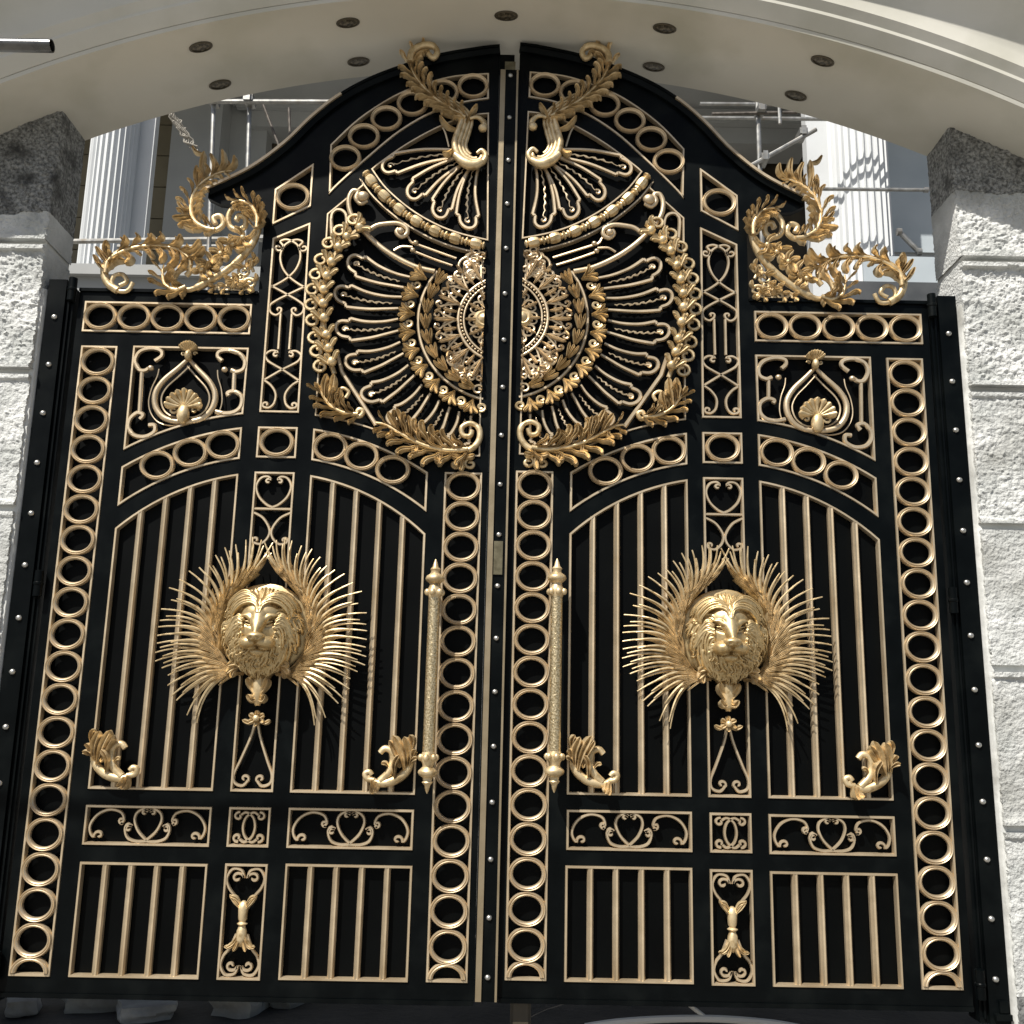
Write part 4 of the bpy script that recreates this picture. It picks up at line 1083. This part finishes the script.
# ------------------------------------------------------------------ arch
AR, AZ = 2.875, -.546
def arch():
    root = empty('arch', (0, -.05, 2.2), 'cream rendered segmental arch with moulded front edge spanning the gateway', 'arch')
    th = 36
    # soffit angle range: springs past the piers
    a0 = math.asin(1.66 / AR)
    def sweep(prof, name, mat, sharp=30, n=90):
        mb = MB(); rings = []
        for i in range(n + 1):
            a = -a0 + 2 * a0 * i / n
            rings.append([((AR + d) * sin(a), y, AZ + (AR + d) * cos(a)) for y, d in prof])
        mb.quadstrip(rings, closed=True); return mb.build(name, mat, root, sharp=sharp)
    yb, yf = .112, -.186
    sweep([(yb, 0), (yf, 0), (yf - .003, .0085), (yf + .018, .0085), (yf + .018, .36), (yb, .36)], 'barrel', SOFFIT)
    # archivolt: stepped bands, each face canted
    prof = [(yf + .019, .010), (yf - .004, .010), (yf - .0275, .041), (yf - .0280, .049), (yf - .041, .068), (yf - .0415, .097)]
    prof += [(yf - .0415 - .020 * u - .085 * u * u, .098 + .150 * u) for u in lin(.05, 1, 10)]
    prof += [(yf - .150, .252), (yf - .150, .275), (yf - .185, .335), (yf - .185, .37), (yf + .019, .37)]
    sweep(prof, 'archivolt', SOFFIT, 28)
    return root
ARCH = arch()
# wall above the arch
# (kept low: only what the arch itself needs)

def downlight(x, y, first=[None]):
    z = AZ + sqrt(AR * AR - x * x)
    a = math.asin(x / AR)
    lab = DL[(round(x, 2), y)]
    root = bpy.data.objects.new('downlight', None); COL.objects.link(root); root.empty_display_size = .05
    root.location = Vector((x, y, z)) * U; root.rotation_euler = (0, a, 0)
    WLOC[root.name] = Vector((0, 0, 0))
    tag(root, lab, 'downlight', 'recessed lamps in the arch')
    if first[0] is None:
        mb = MB(); mb.quadstrip([[(1.28 * r * cos(2 * pi * k / 24), .78 * r * sin(2 * pi * k / 24), zz) for k in range(24)] for r, zz in ((.0235, -.0005), (.0235, -.003), (.0195, -.004), (.0195, -.001))], closed=True, caps=False)
        o1 = mb.build('trim_ring', TRIM, None)
        mb = MB(); mb.quadstrip([[(1.28 * r * cos(2 * pi * k / 24), .78 * r * sin(2 * pi * k / 24), zz) for k in range(24)] for r, zz in ((.0194, -.0015), (.012, -.0022), (.004, -.0025))], closed=True)
        o2 = mb.build('lens', LENS, None)
        first[0] = (o1, o2)
        for o in (o1, o2): o.parent = root; o.location = (0, 0, 0)
    else:
        for q in first[0]:
            c = q.copy(); COL.objects.link(c); c.parent = root
YF_, YB_ = -.110, .045
xsF = (-.776, -.407, -.004, .401, .800); xsB = (-.771, -.403, -.004, .395, .776)
DL = {}
nf = ('far left lamp of the front row in the arch', 'front row lamp left of the tallest plume pair in the arch', 'middle lamp of the front row, over the meeting of the leaves', 'front row lamp in the arch right of the crown', 'far right lamp of the front row in the arch')
nb_ = ('far left lamp of the back row, just above the left scaffold', 'back row lamp half hidden by the left leaf top', 'middle lamp of the back row, behind the gate crown', 'back row lamp just above the right leaf shoulder', 'far right lamp of the back row, over the right scaffold')
for x, l in zip(xsF, nf): DL[(round(x, 2), YF_)] = l
for x, l in zip(xsB, nb_): DL[(round(x, 2), YB_)] = l
for x in xsF: downlight(x, YF_)
for i, x in enumerate(xsB):
    if i != 2: downlight(x, YB_)

# ------------------------------------------------------------------ ground and rubble
mb = MB(); mb.add([(-600, -600, -.125), (600, -600, -.125), (600, 600, -.125), (-600, 600, -.125)], [(0, 1, 2, 3)])
g = mb.build('ground', CONC, None); g['kind'] = 'structure'
mb = MB(); nx, ny = 40, 16; vs = []; fs = []
for j in range(ny + 1):
    for i in range(nx + 1):
        x = -1.3 + 2.6 * i / nx; y = -.02 + 1.0 * j / ny
        e = min(1, 4 * min(i / nx, 1 - i / nx, (1 - j / ny) * .5 + .02))
        vs.append((x, y, -.1225 + e * (.010 + .008 * noise.noise(Vector((x * 9, y * 9, 2))))))
for j in range(ny):
    for i in range(nx): a = j * (nx + 1) + i; fs.append((a, a + 1, a + nx + 2, a + nx + 1))
mb.add(vs, fs); s_ = mb.build('soil', SOIL, None); s_['kind'] = 'structure'

def stone(c, dims, seed, lab, mat=STONE):
    bm = bmesh.new(); bmesh.ops.create_cube(bm, size=1)
    bmesh.ops.subdivide_edges(bm, edges=bm.edges, cuts=7, use_grid_fill=True)
    for v in bm.verts:
        p = v.co.normalized() * .62; v.co = v.co.lerp(p, .38)
        q = noise.noise(v.co * 2.2 + Vector((seed, 0, 0))); v.co += v.co.normalized() * .13 * q
        v.co += v.co.normalized() * .03 * noise.noise(v.co * 9 + Vector((seed, 3, 0)))
        v.co = Vector((v.co.x * dims[0], v.co.y * dims[1], v.co.z * dims[2])) * U
    me = bpy.data.meshes.new('rubble_stone'); bm.to_mesh(me); bm.free()
    me.polygons.foreach_set('use_smooth', [True] * len(me.polygons)); me.set_sharp_from_angle(angle=radians(38)); me.materials.append(mat)
    o = bpy.data.objects.new('rubble_stone', me); COL.objects.link(o); o.location = Vector(c) * U; o.rotation_euler = (0, 0, random.uniform(-.4, .4))
    tag(o, lab, 'stone', 'rubble under the gate')
    return o
YR = .16
def gx(px, py, y=YR): return ray(px, py, y)
for (px, py, w, h, dy, lab) in ((96, 1004, .17, .050, .05, 'long grey stone with a pale top, farthest left under the gate'), (150, 1021, .12, .036, -.03, 'low brown grey stone between the long stone and the rounded one'), (238, 1014, .11, .066, .02, 'rounded grey stone under the centre panel of the left leaf'), (283, 1009, .055, .046, .09, 'small squared grey block right of the rounded stone'), (22, 1016, .07, .034, .0, 'dark chip of stone at the foot of the left jamb')):
    x, z = gx(px, py); stone((x, YR + dy, -.114 + h * .42), (w, .11, h), px * .13, lab)
# bolt keeper in the threshold, pale cord
x, z = ray(521, 1003, -.01)
mb = MB(); mb.box(x - .023, x + .023, .030, .060, -.122, z + .014); mb.box(x - .017, x + .017, .022, .0298, -.122, z + .004)
tag(mb.build('bolt_keeper', DWOOD, None, loc=Vector((x, 0, -.122)) * U), 'small brown metal bolt keeper in the ground below the meeting strip', 'bolt keeper')
pts = [ray(a, b, .05) for a, b in ((585, 1027), (620, 1022), (670, 1019), (720, 1019), (770, 1023), (800, 1028))]
mb = MB(); mb.tube(d3(cat(pts, 6), .05), .008, 8); a_ = ray(690, 1006, .05); b_ = ray(706, 1018, .05); mb.tube([(a_[0], .06, a_[1]), (b_[0], .05, b_[1])], .005, 6)
tag(mb.build('hose', HOSE, None), 'pale plastic hose lying below the right leaf', 'hose')

# ------------------------------------------------------------------ steel tube poking in at top left
a = ray(52, 46, -.8); b = ray(-900, 50, -.8)
mb = MB(); n = 20
for (x0, x1, r) in ((a[0], b[0], .0112),):
    rings = [[(x, -.8 + rr * cos(2 * pi * k / n), a[1] + rr * sin(2 * pi * k / n)) for k in range(n)] for x, rr in ((x0 - .02, .0090), (x0, .0092), (x0 + .0002, .0112), (x0 - .002, .0114), (x1, .0114))]
    mb.quadstrip(rings, closed=True)
TB = mb.build('scaffold_tube', PIPE, None, loc=Vector((a[0] - .2, -.8, a[1])) * U)
tag(TB, 'dark open ended steel tube jutting in below the arch moulding', 'tube')

# ------------------------------------------------------------------ house behind
HY = 3.0
def house():
    root = empty('house', (0, HY, 0), 'white classical house with fluted columns and a dark porch behind the gate', 'house')
    def rectpx(x0, x1, y0, y1, y):            # measured on the facade plane
        p = ray(x0, y1, y); q = ray(x1, y0, y); return p[0], q[0], p[1], q[1]
    zb, zt = 0.0, 4.75
    def column(px0, px1, ptop, flat, nfl=13):
        c0 = ray(px0, 200, HY); c1 = ray(px1, 200, HY)
        cx = (c0[0] + c1[0]) / 2; r = (c1[0] - c0[0]) / 2
        mb = MB(); n = nfl * 2 * 6
        ring = []
        for k in range(n):
            a = 2 * pi * k / n; fl = abs(sin(a * nfl)) ** .7
            rr = r * (1 - .12 * (1 - (1 - fl) ** 2) * 1.0)
            ring.append((rr * cos(a), rr * sin(a)))
        mb.quadstrip([[(cx + x * k, HY + y * k, z) for x, y in ring] for z, k in ((2.2, 1.0), (zt - .1, .985))], closed=True)
        o = mb.build('fluted_column', WHITE, root, sharp=30)
        mb = MB(); mb.lathe((cx, HY, 0), [(r * 1.25, 2.05), (r * 1.25, 2.12), (r * 1.1, 2.15), (r * 1.08, 2.2)], 32); mb.build('column_base', WHITE, o)
    column(86, 131, 130, None); column(830, 889, 130, None)
    def slab(px0, px1, z0, z1, y0, y1, name, mat, pyref=200):
        x0 = ray(px0, pyref, y0)[0]; x1 = ray(px1, pyref, y0)[0]
        mb = MB(); mb.box(x0, x1, y0, y1, z0, z1); return mb.build(name, mat, root)
    # square pilasters beside the columns
    slab(128, 148, 2.0, zt, HY + .06, HY + .12, 'pilaster', WHITE)
    slab(809, 834, 2.0, zt, HY + .02, HY + .10, 'pilaster', WHITE)
    # porch roof, beam, back wall
    mb = MB(); mb.box(-6, 6, HY - .18, HY + 2.6, zt, zt + .3); mb.build('porch_roof', GREYW, root)
    slab(165, 215, 2.0, zt, HY + .75, HY + 1.1, 'pier', GREYW)
    slab(212, 262, 2.0, zt, HY + .95, HY + 1.1, 'wall', GREYW)
    x0, x1, z0, z1 = rectpx(250, 345, 136, 190, HY + 1.0)
    mb = MB(); mb.box(x0, x1 + .5, HY + 1.12, HY + 1.3, 2.0, zt); mb.build('window', DWOOD, root)
    mb = MB(); mb.box(x0, x1 + .5, HY + .9, HY + 1.11, z1, z1 + .12); mb.box(x0 - .1, x1 + .5, HY + .86, HY + .899, z1 + .12, zt); mb.build('lintel', GREYW, root)
    # left recess with boarded door
    x0 = ray(85, 200, HY + 1.0)[0]; x1 = ray(190, 200, HY + 1.0)[0]
    mb = MB()
    for k in range(14):
        z = 2.0 + k * .24; mb.box(x0 - .3, x1, HY + 1.02, HY + 1.06 - .003 * (k % 2), z, z + .232)
    mb.build('boarded_door', TAN, root)
    # right: beam with rounded ceiling edge, dark porch opening, grey wall
    x0 = ray(640, 130, HY + .9)[0]; x1 = ray(808, 130, HY + .9)[0]
    z0 = ray(730, 143, HY + .9)[1]
    mb = MB(); mb.box(x0, x1, HY + .9, HY + 1.15, z0, z0 + .12); mb.box(x0, x1, HY + .84, HY + .899, z0 + .12, z0 + .17)
    mb.box(x0, x1, HY + .88, HY + 1.1, z0 + .171, zt); mb.build('beam', GREYW, root)
    mb = MB(); mb.box(x0, x1 + .2, HY + 1.25, HY + 1.4, 2.0, zt); mb.build('boarded_door', DWOOD, root)
    slab(886, 1010, 2.0, 4.7, HY + .5, HY + .6, 'wall', GREYW)
    x0, x1, z0, z1 = rectpx(888, 1000, 140, 252, HY + .49)
    mb = MB(); mb.box(x0, x1, HY + .485, HY + .498, z0, z1 + .3); mb.build('window', GLASS, root)
    # balcony slab and glass parapet at right, low ledge at left
    x0, x1, z0, z1 = rectpx(868, 935, 257, 285, HY - .3)
    mb = MB(); mb.box(x0 - .02, x1 + .3, HY - .3, HY - .285, z0, z1); mb.build('balcony_pane', GLASS, root)
    x0, x1, z0, z1 = rectpx(850, 960, 283, 330, HY - .32)
    mb = MB(); mb.box(x0, x1 + .2, HY - .32, HY + .4, z0 - .5, z0 + (z1 - z0)); mb.build('balcony', DARKW, root)
    x0, x1, z0, z1 = rectpx(60, 300, 274, 330, HY - .2)
    mb = MB(); mb.box(x0, x1, HY - .2, HY + 1.0, z0 - .6, z1); mb.box(x0, x1, HY - .24, HY - .201, z1 - .04, z1 + .02); mb.build('balcony', GREYW, root)
    mb = MB(); mb.box(-6, 6, HY + 1.45, HY + 2.6, 0, zt); mb.build('wall', GREYW, root)
    return root
house()

# ------------------------------------------------------------------ scaffolds behind the gate
SY = 1.6
def pole(name, p, q, root, y=SY, r=.0105, mat=GALV, y2=None):
    a = ray(*p, y); b = ray(*q, y if y2 is None else y2)
    mb = MB(); mb.tube([(a[0], y, a[1]), (b[0], y if y2 is None else y2, b[1])], r, 10); return mb.build(name, mat, root)
x, z = ray(230, 200, SY)
sc = empty('scaffold', (x, SY, z), 'galvanised scaffold frame with two uprights behind the left leaf shoulder', 'scaffold', 'scaffolds in front of the house')
pole('upright', (214, 98), (203, 420), sc); pole('upright', (250, 94), (240, 420), sc, SY + .02)
pole('ledger', (208, 101.5), (345, 102), sc, SY - .025)
pole('brace', (263, 104), (290, 175), sc, SY + .04, .006, DARKTUBE)
pole('brace', (289, 108), (291, 160), sc, SY + .05, .006, DARKTUBE)
for px in (214, 250):
    x, z = ray(px, 101.5, SY); mb = MB(); mb.box(x - .02, x + .02, SY - .04, SY + .03, z - .016, z + .016); mb.box(x - .012, x + .012, SY - .05, SY - .041, z - .022, z + .022); mb.build('coupler', GALV, sc)
x, z = ray(758, 150, SY)
sc = empty('scaffold', (x, SY, z), 'scaffold with a single upright and a sloping brace behind the right leaf shoulder', 'scaffold', 'scaffolds in front of the house')
pole('upright', (757.5, 100), (768, 420), sc)
pole('ledger', (712, 114), (797, 112.5), sc, SY - .025, .007, DARKTUBE)
pole('ledger', (779, 104), (780, 124), sc, SY - .045, .008)
pole('brace', (740, 172), (816, 129.5), sc, SY - .05, .010)
for py in (104, 118): pole('ledger', (700, py), (925, py + 2), sc, HY - .30, .011)  # unseen rods behind the soffit, added to cast shadow bands on the right column
for px, py in ((759, 114), (762, 163), (800, 138)):
    x, z = ray(px, py, SY); mb = MB(); mb.box(x - .017, x + .017, SY - .06, SY + .02, z - .013, z + .013); mb.box(x - .01, x + .01, SY - .067, SY - .061, z - .02, z + .02); mb.build('coupler', GALV, sc)
# rails
def rail(p, q, lab, y, r=.008):
    a = ray(*p, y); b = ray(*q, y)
    mb = MB(); mb.tube([(a[0], y, a[1]), (b[0], y, b[1])], r, 10)
    for e in (a, b): mb.tube([(e[0] - .012, y, e[1]), (e[0] + .012, y, e[1])], r * 1.5, 10)
    tag(mb.build('rail', GALV, None, loc=Vector((a[0], y, a[1])) * U), lab, 'rail', 'steel rails across the house front')
rail((70, 241.5), (262, 238.5), 'steel rail crossing the left fluted column', HY - .5, .013)
rail((120, 247), (235, 246), 'thin pale rail just under the one crossing the left column', HY - .35, .009)
rail((812, 189), (926, 190), 'thin steel rail crossing the right fluted column', HY - .30, .010)
rail((899, 232), (919, 252), 'short sloping white bar right of the right fluted column', HY - .2, .014)
# hanging chain bundle at left
mb = MB()
rg = random.Random(9)
for k in range(5):
    a = ray(168 + k * 2.5, 113 + k, SY + .3); b = ray(188 + k * 3, 146 + k * 2, SY + .3)
    m = 16; pts = []
    for i in range(m + 1):
        t = i / m; pts.append((a[0] + (b[0] - a[0]) * t + .006 * sin(i * 2.2 + k), SY + .3 + .006 * cos(i * 2 + k), a[1] + (b[1] - a[1]) * t + .006 * sin(i * 1.7 + k)))
    mb.tube(pts, [.003 + .0025 * (i % 2) for i in range(m + 1)], 5)
tag(mb.build('netting', CHAIN, None, loc=Vector((ray(180, 130, SY + .3)[0], SY + .3, ray(180, 130, SY + .3)[1])) * U), 'twisted strip of site netting hanging by the left scaffold', 'netting')

# ------------------------------------------------------------------ light
w = bpy.data.worlds.new('World'); SC.world = w; w.use_nodes = True
nt = w.node_tree; bg = nt.nodes['Background']
sky = nt.nodes.new('ShaderNodeTexSky'); sky.sky_type = 'NISHITA'; sky.sun_disc = False
to_sun = Vector((-.72, -1.0, 1.70)).normalized()
el = math.asin(to_sun.z); az = atan2(to_sun.x, to_sun.y)
sky.sun_elevation = el; sky.sun_rotation = az; sky.air_density = 1.0; sky.dust_density = 2.0
nt.links.new(sky.outputs['Color'], bg.inputs['Color']); bg.inputs['Strength'].default_value = .052
sun = bpy.data.lights.new('sun', 'SUN'); sun.energy = 4.6; sun.angle = radians(.53); sun.color = (1, .95, .87)
so = bpy.data.objects.new('sun', sun); COL.objects.link(so); so.location = (-4, -6, 12)
so.rotation_euler = (-to_sun).to_track_quat('-Z', 'Y').to_euler()

# ------------------------------------------------------------------ camera
cam = bpy.data.cameras.new('camera'); cam.sensor_fit = 'HORIZONTAL'; cam.sensor_width = 36; cam.lens = 36 * F / 1024
cam.clip_start = .05; cam.clip_end = 4000
co = bpy.data.objects.new('camera', cam); COL.objects.link(co)
M = Matrix((RGT, UPV, -FWD)).transposed().to_4x4(); M.translation = Vector((CX, CY, CZ)) * U
co.matrix_world = M
SC.camera = co
SC.render.engine = 'CYCLES'
SC.view_settings.view_transform = 'Standard'; SC.view_settings.look = 'None'; SC.view_settings.gamma = 1
SC.view_settings.exposure = .55
